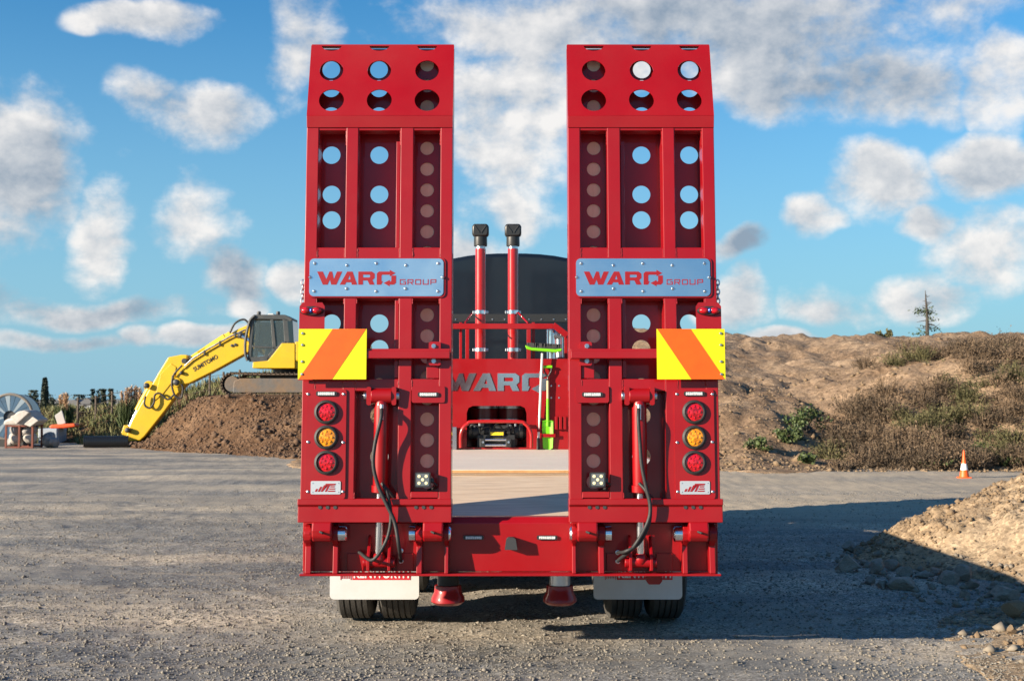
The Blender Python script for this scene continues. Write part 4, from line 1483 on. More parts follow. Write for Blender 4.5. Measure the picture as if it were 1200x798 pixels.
for i in range(26):
    for j in range(3):
        x = hc.x - .165 + i * .0134
        z = hc.z - .003 - .016 * (i / 25)
        p = Vector((x, YG - .105 + j * .025, z))
        br.cyl(p, p + Vector((random.uniform(-.006, .006), random.uniform(-.008, .008), .058)), .009, .007, 6)
tp(br, 'bristles', RUBBER, parent=broom)
sp_ = at(642, 523, YG - .03)
shovel = thing('shovel', 'lime green shovel with D-shaped grip strapped upright on red wall', 'shovel', (sp_.x, YG - .03, ZF + .014))
sx0 = sp_.x
blade_ = tp(MB().add(*(lambda P: (P, [(0, 1, 5, 4), (1, 2, 6, 5), (2, 3, 7, 6), (4, 5, 9, 8), (5, 6, 10, 9), (6, 7, 11, 10), (12, 13, 14, 15)]))(
    [(sx0 - .055, YG - .035, gz_(493)), (sx0 - .02, YG - .02, gz_(492)), (sx0 + .02, YG - .02, gz_(492)), (sx0 + .055, YG - .035, gz_(493)),
     (sx0 - .056, YG - .040, gz_(510)), (sx0 - .02, YG - .022, gz_(510)), (sx0 + .02, YG - .022, gz_(510)), (sx0 + .056, YG - .040, gz_(510)),
     (sx0 - .05, YG - .034, ZF + .03), (sx0 - .02, YG - .02, ZF + .0145), (sx0 + .02, YG - .02, ZF + .0145), (sx0 + .05, YG - .034, ZF + .03),
     (sx0 - .055, YG - .035, gz_(493)), (sx0 - .055, YG - .048, gz_(493)), (sx0 + .055, YG - .048, gz_(493)), (sx0 + .055, YG - .035, gz_(493))])), 'blade', LIME, parent=shovel)
bm_ = blade_.modifiers.new('thick', 'SOLIDIFY')
bm_.thickness = .004
tp(MB().cyl((sx0, YG - .028, gz_(499)), (sx0, YG - .034, gz_(467)), .017, .014, 12), 'socket', LIME, 0, True, parent=shovel)
tp(MB().cyl((sx0, YG - .034, gz_(467)), (sx0, YG - .040, gz_(446)), .0135, .0135, 12), 'shaft', WOODH, 0, True, parent=shovel)
tp(MB().tube([(sx0, YG - .040, gz_(446)), (sx0, YG - .041, gz_(442)), (sx0 - .036, YG - .042, gz_(435)), (sx0 - .038, YG - .042, gz_(430))], .0085, 8), 'yoke', PLASTIC, 0, True, parent=shovel)
tp(MB().tube([(sx0, YG - .0405, gz_(445)), (sx0, YG - .0415, gz_(441.6)), (sx0 + .036, YG - .042, gz_(435)), (sx0 + .038, YG - .042, gz_(430))], .0085, 8), 'yoke', PLASTIC, 0, True, parent=shovel)
tp(MB().cyl((sx0 - .047, YG - .042, gz_(430)), (sx0 + .047, YG - .042, gz_(430)), .0155, .0155, 12), 'grip', LIME, .003, True, parent=shovel)

# ------------------------------------------------------------------ tractor unit ahead of the trailer
YT = 15.15
truck = thing('truck', 'dark navy truck cab with twin red stacks ahead of the trailer', 'truck', (TCX, YT, 0))
kx = 1.02
prof = []
for i in range(13):
    a = i / 12
    x = -kx + 2 * kx * a
    prof.append((TCX + x, gz_(296.5, YT) - .17 * abs(2 * a - 1) ** 2.6))
cabm = MB()
cabm.prism([(TCX - kx, 1.25), (TCX + kx, 1.25)] + prof[::-1], YT, YT + 1.1)
cab = tp(cabm, 'cab', DARKNAVY, .05, True, parent=truck)
tp(MB().box(TCX - .93, TCX + .93, YT - .012, YT - .002, gz_(377.5, YT), gz_(368, YT)), 'vent_strip', PLASTIC, .002, parent=cab)
for k in range(12):
    px = TCX - .8 + k * .145
    tp(MB().lathe((px, YT - .013, gz_(374.5, YT)), (0, -1, 0), [(0, .011), (.005, .008), (.006, 0)], 8), 'cab_rivet', STEEL, parent=cab)
tp(MB().box(TCX - .96, TCX + .96, YT + 1.102, YT + 1.11, 2.2, 2.9), 'windscreen', mat('dark_windscreen', (.02, .025, .03), rough=.05, coat=.5), .002, parent=cab)
for sx_ in (-1, 1):
    tp(MB().box(TCX + sx_ * (kx + .002), TCX + sx_ * (kx + .010), YT + .45, YT + 1.0, 2.25, 2.85), 'side_window', MATS['dark_windscreen'], parent=cab)
    tp(MB().box(TCX + sx_ * .40, TCX + sx_ * .52, YT - 1.0, YT + 1.15, .72, .95), 'chassis_rail', BLACK_STEEL, .004, parent=truck)
    for yy in (YT - .60, YT + .55):
        tw = tp(MB().lathe((TCX + sx_ * .86 - .14, yy, .50), (1, 0, 0), [(0, .0), (.03, .12), (.02, .28), (.0, .30), (0, .42), (.03, .50), (.25, .50), (.28, .42), (.28, .30), (.25, .1), (.25, 0)], 32), 'wheel', TYRE, 0, True, parent=truck)
tp(MB().box(TCX - .95, TCX + .95, YT + .05, YT + 1.07, .96, 1.248), 'cab_floor', BLACK_STEEL, .01, parent=truck)
YS = YG + .62
for px in (563, 601.2):
    c0, c1 = at(px, 430, YS), at(px, 292, YS)
    st = tp(MB().cyl((c0.x, YS, 1.0), (c0.x, YS, c1.z), .057, .057, 22), 'exhaust_stack', PIPE_RED, 0, True, parent=truck)
    tp(MB().cyl((c0.x, YS, c1.z), (c0.x, YS, c1.z + .030), .053, .053, 22), 'stack_collar', STEEL, 0, True, parent=st)
    z0 = c1.z + .030
    tp(MB().lathe((c0.x, YS, z0), (0, 0, 1), [(0, .0), (0, .070), (.015, .073), (.12, .071), (.13, 0)], 18), 'rain_cap', PLASTIC, 0, True, parent=st)
    tp(MB().prism([(c0.x - .070, z0 + .10), (c0.x + .070, z0 + .10), (c0.x + .090, z0 + .13), (c0.x + .090, z0 + .205), (c0.x + .075, z0 + .235), (c0.x - .075, z0 + .235), (c0.x - .090, z0 + .205), (c0.x - .090, z0 + .13)], YS - .085, YS + .085), 'rain_cap', PLASTIC, .018, True, parent=st)
    for sx_ in (-1, 1):
        tp(MB().prism([(c0.x + sx_ * .006, z0 + .145), (c0.x + sx_ * .062, z0 + .222), (c0.x + sx_ * .066, z0 + .215), (c0.x + sx_ * .012, z0 + .135)][::sx_], YS - .092, YS - .083), 'cap_ridge', PLASTIC, .002, parent=st)
    for py in (366, 410):
        zz = at(px, py, YS).z
        cl = tp(MB().cyl((c0.x, YS, zz - .022), (c0.x, YS, zz + .022), .062, .062, 22), 'stack_clamp', CHROME, .003, True, parent=st)
        tp(MB().box(c0.x - .085, c0.x + .085, YS - .012, YS + .02, zz - .016, zz + .016), 'stack_clamp', STEEL, .004, parent=st)
tp(MB().box(TCX - .5, TCX + .5, YS - .1, YS + .25, .98, 1.12), 'stack_base', BLACK_STEEL, .01, parent=truck)

# ------------------------------------------------------------------ excavator on the soil bank
YE = 42.6
ZE = float(bank_surf(-7.5, YE))


def E(px, py, dy=0.0):
    p = at(px, py, YE)
    return Vector((p.x, YE + dy, p.z))


ez0 = E(300, 464).z
exc = thing('excavator', 'yellow tracked excavator on the brown bank, boom reaching down left', 'excavator', (-7.5, YE, ez0))


def ep(mb, name, m, bevel=0.0, smooth=False, parent=None):
    return mb.build(name, m, parent or exc, bevel, smooth)


def side_poly(pts, d0, d1):
    return MB().prism([(E(a, b).x, E(a, b).z) for a, b in pts], YE + d0, YE + d1)


# tracks: a loop of shoes round a frame, near and far
xl, xr_ = E(282, 450).x, E(396, 450).x
zt0, zt1 = E(300, 463).z, E(300, 438).z
rw = (zt1 - zt0) / 2
for dy in (-1.35, 1.05):
    tf = ep(MB().prism([(xl + .02, zt0 + .07), (xr_ + .05, zt0 + .07), (xr_ + .15, zt0 + rw), (xr_, zt1 - .17), (xl + .25, zt1 - .17), (xl + .05, zt1 - .26)], YE + dy + .03, YE + dy + .54), 'track_frame', TRACKFRAME, .03)
    loop = []
    n_s = 14
    L = xr_ - xl
    for i in range(22):
        loop.append((xl + L * i / 22, zt0, 0))
    for i in range(10):
        a = -math.pi / 2 + math.pi * i / 10
        loop.append((xr_ + rw * math.cos(a), zt0 + rw + rw * math.sin(a), a + math.pi / 2))
    for i in range(22):
        loop.append((xr_ - L * i / 22, zt1 - .02 * math.sin(math.pi * i / 22), math.pi))
    for i in range(10):
        a = math.pi / 2 + math.pi * i / 10
        loop.append((xl + rw * math.cos(a), zt0 + rw + rw * math.sin(a), a + math.pi / 2))
    sh = MB()
    for x, z, a in loop:
        ax = Vector((math.cos(a), 0, math.sin(a)))
        nn = Vector((math.sin(a), 0, -math.cos(a)))
        sh.obox(Vector((x, YE + dy + .3, z)) - nn * .02, ax * .083, Vector((0, .30, 0)), nn * .022)
        sh.obox(Vector((x, YE + dy + .3, z)) + nn * .012 + ax * .05, ax * .014, Vector((0, .30, 0)), nn * .030)
    sho = ep(sh, 'track_shoes', TRACKS, parent=tf)
    sho['kind'] = 'stuff'
    for k in range(7):
        x = xl + L * (k + .5) / 7
        ep(MB().cyl((x, YE + dy + .04, zt0 + .17), (x, YE + dy + .50, zt0 + .17), .11, .11, 16), 'track_roller', TRACKS, .01, True, parent=tf)
    for x in (xl, xr_):
        ep(MB().cyl((x, YE + dy + .04, zt0 + rw), (x, YE + dy + .56, zt0 + rw), rw - .10, rw - .10, 22), 'idler', TRACKFRAME, .02, True, parent=tf)
ep(MB().box(xl + .8, xr_ - .8, YE - .8, YE + 1.1, zt0 + .30, zt1 - .02), 'car_body', TRACKFRAME, .03)
cxm = (xl + xr_) / 2
ep(MB().cyl((cxm, YE + .1, zt1 - .05), (cxm, YE + .1, E(300, 433).z + .02), .55, .55, 26), 'slew_ring', DARKGREY, .01, True)
# house
zf = E(300, 433).z
house = ep(MB().box(E(322, 0).x, E(430, 0).x, YE - 1.15, YE + 1.45, zf, zf + .28), 'house', YELLOW, .03)
ep(side_poly([(352, 402), (430, 402), (432, 425), (352, 425)], -1.2, 1.5), 'engine_cover', YELLOW, .06, parent=house)
ep(side_poly([(304.5, 432.5), (353, 432.5), (353, 404), (338, 404), (322, 424), (305, 425.5)], -1.22, -.12), 'cab_skirt', YELLOW, .02, parent=house)
# cab: posts, roof, glass
y0c, y1c = -1.20, -.15
cabp = ep(side_poly([(303, 374.5), (306, 371.5), (341, 371.5), (350, 376), (349, 380), (338, 377.2), (308, 376.5), (303.5, 379)], y0c, y1c), 'cab', CABGREY, .02)
for pts in ([(301.8, 376), (306, 376), (302.5, 424.5), (298.8, 423)], [(339, 376), (344.5, 377), (346.5, 402), (341, 404)],
            [(325, 377), (328.3, 377), (331.5, 410), (327.5, 413)], [(302.5, 420.5), (323, 417.2), (323, 425), (300, 425)],
            [(304, 406.5), (330, 408.2), (330, 410), (304, 408.6)], [(320, 424.5), (323, 416), (339, 402), (346, 402), (345, 405)]):
    for d0, d1 in ((y0c, y0c + .07), (y1c - .07, y1c)):
        ep(side_poly(pts, d0, d1), 'cab_post', CABGREY, .01, parent=cabp)
ep(side_poly([(304.5, 378), (326, 378), (329, 409), (303, 407)], y0c + .03, y0c + .036), 'cab_window', GLASS, parent=cabp)
ep(side_poly([(328.5, 378), (339, 378), (341, 403), (331, 411)], y0c + .03, y0c + .036), 'cab_window', GLASS, parent=cabp)
ep(side_poly([(303, 409), (330, 410), (323, 417), (302.5, 420)], y0c + .03, y0c + .036), 'cab_window', GLASS, parent=cabp)
ep(side_poly([(304.5, 378), (326, 378), (329, 409), (303, 407)], y1c - .036, y1c - .03), 'cab_window', GLASS, parent=cabp)
ep(side_poly([(343.5, 378), (350, 378), (351.5, 404), (346, 404)], y0c, y1c), 'cab_rear', mat('cab_rear_glass', (.02, .03, .035), rough=.1, coat=.5), .02, parent=cabp)
ep(side_poly([(326, 402), (336, 402), (337, 380), (332, 378), (328, 384)], -.85, -.45), 'seat', PLASTIC, .05, parent=cabp)
ep(side_poly([(314, 424), (319, 424), (321, 404), (317, 404)], -.8, -.55), 'console', DARKGREY, .02, parent=cabp)
for px in (309, 331):
    ep(MB().lathe(E(px, 371.2, -.8), (0, 0, 1), [(0, .06), (.07, .07), (.12, .06), (.13, 0)], 12), 'roof_lamp', DARKGREY, 0, True, parent=cabp)
ep(MB().box(E(324, 0).x, E(330, 0).x, YE - 1.0, YE - .4, E(0, 371.4).z, E(0, 369.6).z), 'roof_box', LED_W, .01, parent=cabp)
guard = [E(x, y, y0c - .02) for x, y in ((307, 373), (302, 378), (299, 388), (296.5, 402), (296.5, 416), (299, 424))]
ep(MB().tube(spline(guard, 5), .045, 8), 'front_guard', CABGREY, 0, True, parent=cabp)
guard = [E(x, y, y1c + .02) for x, y in ((307, 373), (302, 378), (299, 388), (296.5, 402), (296.5, 416), (299, 424))]
ep(MB().tube(spline(guard, 5), .045, 8), 'front_guard', CABGREY, 0, True, parent=cabp)
# boom, stick, cylinders
BY0, BY1 = .0, .55
boom = ep(side_poly([(316, 381), (300, 379), (291, 380.5), (280, 385), (246, 404.5), (228, 416.5), (218, 428), (205, 442), (208, 452), (222, 449), (252, 434), (290, 413), (312, 405), (330, 412)], BY0, BY1), 'boom', YELLOW, .03)
ep(side_poly([(297, 399), (334, 419), (334, 426), (322, 424), (290, 404)], BY0 - .02, BY1 + .02), 'boom_foot', YELLOW, .02, parent=boom)
stick = ep(side_poly([(196.5, 418.5), (212, 415.5), (219, 415.8), (217.5, 432), (222, 446), (206, 463), (192, 482), (169, 511), (163, 516.5), (147, 517), (148.5, 506), (154, 492), (168, 467), (185, 437)], BY0 + .06, BY1 - .06), 'stick', YELLOW, .03)
ep(MB().cyl(E(207, 448, BY0 - .06), E(207, 448, BY1 + .06), .16, .16, 18), 'pin_boss', YELLOW, .02, True, parent=stick)
ep(MB().cyl(E(216, 423, BY0 - .05), E(216, 423, BY1 + .05), .09, .09, 14), 'pin_boss', DARKGREY, .01, True, parent=stick)
ep(MB().cyl(E(223, 420.5, .28), E(262, 394.5, .28), .125, .125, 18), 'stick_cylinder', YELLOW, .01, True, parent=boom)
ep(MB().cyl(E(216, 424.5, .28), E(223, 420.5, .28), .06, .06, 14), 'cylinder_rod', CHROME, 0, True, parent=boom)
ep(MB().cyl(E(268, 390.5, .28), E(262, 394.5, .28), .09, .09, 14), 'cylinder_eye', YELLOW, .01, True, parent=boom)
ep(MB().cyl(E(172, 455, .28), E(158, 481, .28), .10, .10, 16), 'bucket_cylinder', YELLOW, .01, True, parent=stick)
ep(MB().cyl(E(172, 452, .2), E(172, 452, .36), .17, .17, 14), 'bucket_cylinder_eye', YELLOW, .01, True, parent=stick)
ep(MB().cyl(E(158, 481, .28), E(149, 500, .28), .055, .055, 12), 'cylinder_rod', CHROME, 0, True, parent=stick)
ep(side_poly([(144, 498), (150, 499), (150, 512), (144, 516), (141, 507)], .1, .46), 'bucket_link', YELLOW, .02, parent=stick)
ep(MB().cyl(E(284, 394, -.03), E(296, 401, -.03), .075, .075, 14), 'lift_rod', CHROME, 0, True, parent=boom)
ep(MB().cyl(E(296, 401, -.03), E(324, 421, -.03), .12, .12, 16), 'lift_cylinder', YELLOW, .01, True, parent=boom)
ep(MB().cyl(E(282.5, 393, -.08), E(282.5, 393, .62), .11, .11, 14), 'pin_boss', DARKGREY, .01, True, parent=boom)
for pts in ([(270, 390), (276, 379), (286, 374.5), (293, 380)], [(203, 440), (202, 452), (206, 464), (213, 466), (215, 455), (213, 450)],
            [(171, 464), (170, 474), (176, 478), (181, 472), (182, 463), (188, 461), (197, 468), (205, 462)], [(214, 428), (205, 438), (203, 444)]):
    ep(MB().tube(spline([E(x, y, -.06) for x, y in pts], 6), .034, 8), 'boom_hose', RUBBER, 0, True, parent=boom)
ep(MB().tube([E(262, 391, .28), E(250, 400, .28), (E(230, 413, .12))], .028, 8), 'boom_pipe', YELLOW, 0, True, parent=boom)
for px, py in ((276, 404), (272, 405)):
    ep(MB().lathe(E(px, py, -.001), (0, -1, 0), [(0, .05), (.03, .05), (.04, 0)], 10), 'boom_fitting', DARKGREY, parent=boom)
for px, py, r_ in ((207, 448, .085), (172, 452, .075), (150, 504, .07), (282.5, 393, .06), (213, 437, .05)):
    ep(MB().lathe(E(px, py, -.10), (0, -1, 0), [(-.14, r_ * 1.25), (-.02, r_ * 1.25), (0, r_), (.015, r_ * .6), (.015, 0)], 14), 'pin_cap', DARKGREY, 0, True, parent=stick if px < 210 else boom)
ep(side_poly([(188, 438), (200, 426), (206, 430), (204, 444), (190, 462), (180, 470)], .036, .059), 'doubler_plate', YELLOW, .008, parent=stick)
for q, dz in ((0, 0), (1, 2.6)):
    ep(MB().tube([E(288, 386 + dz, -.03), E(270, 394 + dz, -.03), E(246, 407.5 + dz, -.03), E(226, 420 + dz, -.03), E(216, 429 + dz, -.03)], .022, 8), 'hydraulic_pipe', YELLOW if q else STEEL, 0, True, parent=boom)
for px, py in ((276, 392), (258, 402), (240, 413)):
    ep(MB().box(E(px - 1, py).x, E(px + 1, py).x, YE - .06, YE - .001, E(px, py + 3.4).z, E(px, py - 2.4).z), 'pipe_clamp', DARKGREY, .005, parent=boom)
tm = text_mesh('SUMITOMO', .42, .006, .012, 0, 1.05)
p0_, p1_ = E(227, 433.5, -.006), E(255, 417.5, -.006)
mid = (p0_ + p1_) / 2
an = math.atan2(p1_.z - p0_.z, p1_.x - p0_.x)
xsv = [v.co.x for v in tm.vertices]
k = (p1_ - p0_).length / (max(xsv) - min(xsv))
wl_ = WLOC[exc.name]
tm.transform(T(mid.x - wl_[0], mid.y - wl_[1], mid.z - wl_[2]) @ Matrix.Rotation(-an, 4, 'Y') @ Matrix.Diagonal((k, 1, k * 1.15, 1)))
link('boom_lettering', tm, PLASTIC, boom)

# ------------------------------------------------------------------ traffic cone
cg = onground(1130, 559)
cone = thing('traffic_cone', 'orange traffic cone with white sleeve below the scrubby hill', 'cone', (cg.x, cg.y, float(ground_h(cg.x, cg.y))))
gz0 = float(ground_h(cg.x, cg.y)) - .004
k = 33 / FPX * cg.y
cone_p = MB().lathe((cg.x, cg.y, gz0), (0, 0, 1), [(k * .05, k * .17), (k * .30, k * .125), (k * .31, k * .124)], 22)
cone_p.build('cone_body', CONE_O, cone, smooth=True)
MB().lathe((cg.x, cg.y, gz0), (0, 0, 1), [(k * .305, k * .129), (k * .52, k * .091), (k * .53, k * .088)], 22).build('sleeve', CONE_W, cone, smooth=True)
MB().lathe((cg.x, cg.y, gz0), (0, 0, 1), [(k * .53, k * .084), (k * .97, k * .026), (k, k * .018), (k, 0)], 22).build('cone_tip', CONE_O, cone, smooth=True)
MB().box(cg.x - k * .205, cg.x + k * .205, cg.y - k * .205, cg.y + k * .205, gz0, gz0 + k * .06).build('base', CONE_O, cone, .01)


# ------------------------------------------------------------------ boulders at the foot of the clay heap
def rock_mesh(seed, n=2):
    rnd = random.Random(seed)
    bm = bmesh.new()
    bmesh.ops.create_icosphere(bm, subdivisions=n, radius=1)
    cuts = [(Vector((rnd.gauss(0, 1), rnd.gauss(0, 1), rnd.gauss(0, 1))).normalized(), rnd.uniform(.42, .85)) for _ in range(16)]
    for v in bm.verts:
        for nrm, d in cuts:
            t = v.co.dot(nrm)
            if t > d:
                v.co -= nrm * (t - d)
        v.co *= 1 + .022 * rnd.uniform(-1, 1)
    me = bpy.data.meshes.new('boulder')
    bm.to_mesh(me)
    bm.free()
    me.materials.append(ROCK)
    me.shade_smooth()
    me.set_sharp_from_angle(angle=math.radians(18))
    return me


ROCKS = [rock_mesh(s, 3) for s in range(9)]
spots = [(994, 669, 14, 'large round pale boulder at the left end of the rock row'),
         (1027, 671, 12, 'broad grey boulder just right of the leftmost one'),
         (1046, 668, 9, 'round boulder tucked behind the middle of the rock row'), (1061, 676, 10, 'tilted squarish boulder in the middle of the rock row'),
         (1080, 678, 8, 'dark boulder right of the tilted squarish one'), (1059, 691, 17, 'widest low grey boulder lying nearest the camera on gravel'),
         (1033, 689, 8, 'small round boulder left of the widest low boulder'), (1020, 684, 7, 'dark small boulder in front of the rock row'),
         (1070, 660, 11, 'pale boulder higher up behind the rock row'), (1090, 656, 9, 'boulder highest on the shaded clay slope'), (1110, 684, 11, 'upright pointed boulder right of the rock row'),
         (1128, 680, 13, 'blocky boulder half buried in the clay toe'), (1178, 703, 16, 'big flat pale boulder at the right edge in shade'),
         (1150, 671, 8, 'boulder at the shadow edge on the clay slope'), (1098, 673, 7, None), (1130, 700, 7, None), (1092, 690, 5, None), (1012, 662, 6, None),
         (995, 646, 9, 'dark clod-like boulder behind the leftmost large boulder'), (1165, 690, 7, 'small boulder directly above the big flat pale one'), (1190, 722, 13, 'low tan boulder at the lower right edge of the heap'),
         (1114, 668, 7, None), (1140, 690, 9, None), (1075, 700, 4, None), (1045, 681, 5, None), (1150, 705, 5, None), (1180, 690, 6, None), (1186, 742, 7, 'small tan stone in the sunlit patch at lower right'), (1196, 755, 6, 'lowest tan stone in the sunlit patch at the right edge')]
for i, (px, py, r, lab) in enumerate(spots):
    c = onground(px, py)
    for _ in range(6):
        zt = max(float(mound_surf(c.x, c.y)), float(ground_h(c.x, c.y)))
        c = onground(px, py, zt)
    rr = r / FPX * c.y * 1.15
    o = bpy.data.objects.new('boulder', ROCKS[i % len(ROCKS)])
    C.objects.link(o)
    rnd = random.Random(i + 50)
    o.scale = (rr * rnd.uniform(1.05, 1.25), rr * rnd.uniform(.95, 1.15), rr * (.78 if r < 15 else .62))
    o.rotation_euler = (rnd.uniform(-.15, .15), rnd.uniform(-.15, .15), rnd.uniform(0, 6.28))
    o.location = (c.x, c.y, zt + o.scale.z * .62)
    if lab and ' tan ' in lab:
        o.material_slots[0].link = 'OBJECT'
        o.material_slots[0].material = CLODM
    tag(o, lab or 'small rough boulder in the rubble at the foot of the clay heap', 'boulder', 'boulders at the foot of the clay heap')
N = 2600
qx, qy = RNG.uniform(2.8, 6.5, N), RNG.uniform(7.6, 13.6, N)
e_ = mound_h(qx, qy)
keep = (e_ < .16) & (qx + RNG.normal(0, .35, N) > 3.3 + .06 * (qy - 10) ** 2 * .2)
qx, qy = qx[keep], qy[keep]
sz = RNG.lognormal(math.log(.018), .6, len(qx)).clip(.007, .05)
o = stones('rubble', np.stack([qx, qy, np.maximum(mound_surf(qx, qy), ground_h(qx, qy)) + sz * .3], -1), sz, mat('rubble_stone', (.24, .205, .16), rough=.9, col2=(.15, .125, .095), nscale=4, namt=.5), .8)
tag(o, 'small broken stone rubble between the boulders', 'rubble')

# ------------------------------------------------------------------ scrub on the hill
base, dirs, wid, gflag = [], [], [], []
N = 3400
qx, qy = RNG.uniform(5.8, 25, N), 28.0 + RNG.random(N) * 10
t = qy - 28.4
line = 6.6 + .30 * t + 1.0 * fbm(qx * 0, qy, .4, 2, 81)
pkeep = (qx > line + .12 * (qy - 28)) & (fbm(qx, qy, .5, 3, 83) > -.30) & (RNG.random(N) < 1.25 - sstep(3.5, 9, t) * 1.1)
cx_, cy_ = qx[pkeep], qy[pkeep]
big = RNG.random(len(cx_)) < .34
for x, y, bg_ in zip(cx_, cy_, big):
    z = float(hill_surf(x, y))
    s_ = RNG.uniform(.34, .68) if bg_ else RNG.uniform(.10, .28)
    g = fbm(x, y, .8, 2, 91) > .42
    k = int(150 * s_) if bg_ else int(90 * s_)
    a = RNG.uniform(0, 2 * np.pi, k)
    r = RNG.random(k) ** .5 * s_ * .35
    b = np.stack([x + r * np.cos(a), y + r * np.sin(a), np.full(k, z - .05) + RNG.random(k) * s_ * .35], -1)
    th = RNG.uniform(.0, 1.35, k)
    ln_ = s_ * RNG.uniform(.45, .95, k)
    d = np.stack([np.cos(a) * np.sin(th), np.sin(a) * np.sin(th), np.cos(th) * .85], -1) * ln_[:, None]
    base.append(b); dirs.append(d); wid.append(RNG.uniform(.004, .013, k)); gflag.append(np.full(k, g))
base, dirs, wid, gflag = map(np.concatenate, (base, dirs, wid, gflag))
for flag, nm, m_, lb in ((False, 'dry_scrub', SCRUB, 'dry brown brush covering the face of the hill'), (True, 'olive_scrub', SCRUBG, 'olive green brush patches among the dry hill scrub')):
    q = gflag == flag
    o = blades(nm, base[q], dirs[q], wid[q], m_)
    tag(o, lb, 'scrub')
rep = 3
tips = np.repeat(base, rep, 0) + np.repeat(dirs, rep, 0) * RNG.uniform(.35, 1.05, len(base) * rep)[:, None]
gf = np.repeat(gflag, rep)
tips = tips + RNG.normal(0, .035, tips.shape)
o = leaf_cloud('olive_leaves', tips[gf], .026, SCRUBG, 'stuff')
tag(o, 'small olive leaves in the green brush patches', 'scrub')
o = leaf_cloud('scrub_leaves', tips[~gf], .026, SCRUB, 'stuff')
tag(o, 'withered leaves in the dry brush on the hill', 'scrub')
# rubble strewn at the hill foot and on its bare left face
N = 6000
qx, qy = RNG.uniform(3.5, 22, N), 27.8 + RNG.exponential(4.0, N)
sz = RNG.lognormal(math.log(.045), .55, N).clip(.02, .25)
sz *= .55
o = stones('hill_rubble', np.stack([qx, qy, np.maximum(hill_surf(qx, qy), 0) + sz * .2], -1), sz, CLODM, .8)
tag(o, 'pale clods and stones scattered over the hill foot', 'rubble')


def bush(px, py, w, h, label, Y=None, m=LEAFG, n=700, group='green bushes on the hill', leaf=.045, surf=None):
    sf = surf or hill_surf
    if Y is None:
        ys_ = np.linspace(28, 62, 400)
        xs_ = (px - 600) / FPX * ys_
        zz = np.array([float(sf(a, b)) for a, b in zip(xs_, ys_)])
        pyy = HOR - (zz - CAM_H) / ys_ * FPX
        ok = np.where((pyy <= py) & (zz > .02))[0]
        j = ok[0] if len(ok) else np.argmin(np.abs(pyy - py))
        Y = float(ys_[j])
    x = (px - 600) / FPX * Y
    z = float(sf(x, Y))
    root = thing('bush', label, 'bush', (x, Y, z), group)
    W, H = w / FPX * Y / 2, h / FPX * Y
    cl = RNG.normal(size=(9, 3)) * np.array([W * .45, W * .35, H * .22]) + np.array([0, 0, H * .5])
    pts = (cl[RNG.integers(0, 9, n)] + RNG.normal(size=(n, 3)) * np.array([W * .26, W * .26, H * .17]))
    pts[:, 2] = np.abs(pts[:, 2])
    leaf_cloud('foliage', pts, leaf, m, parent=root)
    st = MB()
    for k in range(5):
        p = cl[k]
        st.tube([(0, 0, -.05), (p[0] * .4, p[1] * .4, p[2] * .5), tuple(p)], [.015, .01, .005], 5)
    st.build('stem', BARK, root, off=(0, 0, 0))
    return root


bush(945, 508, 40, 30, 'largest bright green bush on the bare left face of the hill')
bush(919, 521, 20, 14, 'small round green bush left below the largest green one', n=400)
bush(934, 516, 16, 14, 'small dark green bush directly under the largest one', n=300)
bush(891, 528, 22, 14, 'low green bush nearest the trailer on the hill foot', n=400)
bush(945, 543, 20, 10, 'low green weeds near the hill foot left of centre', n=300)
bush(1148, 542, 36, 22, 'dark green bush behind the traffic cone', n=600)
bush(1098, 547, 40, 10, 'low spreading green weeds left of the traffic cone', n=400)
bush(1176, 545, 30, 10, 'low green weeds at the right edge below the hill', n=300)
# crest plants and the bare pine
YC = 58.0


def crest(px):
    return (px - 600) / FPX * YC


b = bush(1033, 396, 10, 9, 'small olive bush on the hill crest left of the bare pine', Y=YC, m=SCRUBG, n=260, leaf=.09)
bush(1043, 396, 7, 11, 'slim olive bush on the hill crest nearest the pine', Y=YC, m=SCRUBG, n=200, leaf=.08)
x = crest(1087)
z = float(hill_surf(x, YC))
pine = thing('pine_tree', 'sparse half dead pine standing alone on the hill crest', 'tree', (x, YC, z))
ht = 53 / FPX * YC
tr = MB().tube([(0, 0, -.1), (.02, 0, ht * .4), (-.03, 0, ht * .75), (-.05, 0, ht)], [.09, .07, .04, .012], 7)
tr.build('trunk', BARK, pine, off=(0, 0, 0))
tips = []
lb = MB()
for i in range(26):
    z0 = ht * (.12 + .8 * i / 26)
    a = random.uniform(0, 6.28)
    l = ht * random.uniform(.12, .34) * (1.15 - i / 26)
    up = random.uniform(-.25, .45)
    p1 = (math.cos(a) * l * .5, math.sin(a) * l * .5, z0 + up * l * .3)
    p2 = (math.cos(a) * l, math.sin(a) * l, z0 + up * l)
    lb.tube([(0, 0, z0), p1, p2], [.022, .015, .006], 5)
    if z0 < ht * .62 and i % 2 == 0:
        tips += [p1, p2]
lb.tube([(0, 0, ht * .25), (.35, 0, ht * .22), (.75, .1, ht * .05)], [.03, .02, .01], 5)
lb.build('limbs', BARK, pine, off=(0, 0, 0))
tips = tips[::4] + [(-.45, 0, ht * .58), (-.3, .1, ht * .56), (-.15, 0, ht * .52), (.2, 0, ht * .50), (-.4, 0, ht * .03), (-.2, 0, ht * .06), (-.05, 0, ht * .47)]
pts = np.concatenate([np.array(t_)[None] + RNG.normal(size=(26, 3)) * np.array([.15, .15, .07]) for t_ in tips])
leaf_cloud('crown', pts, .055, NEEDLE, parent=pine)

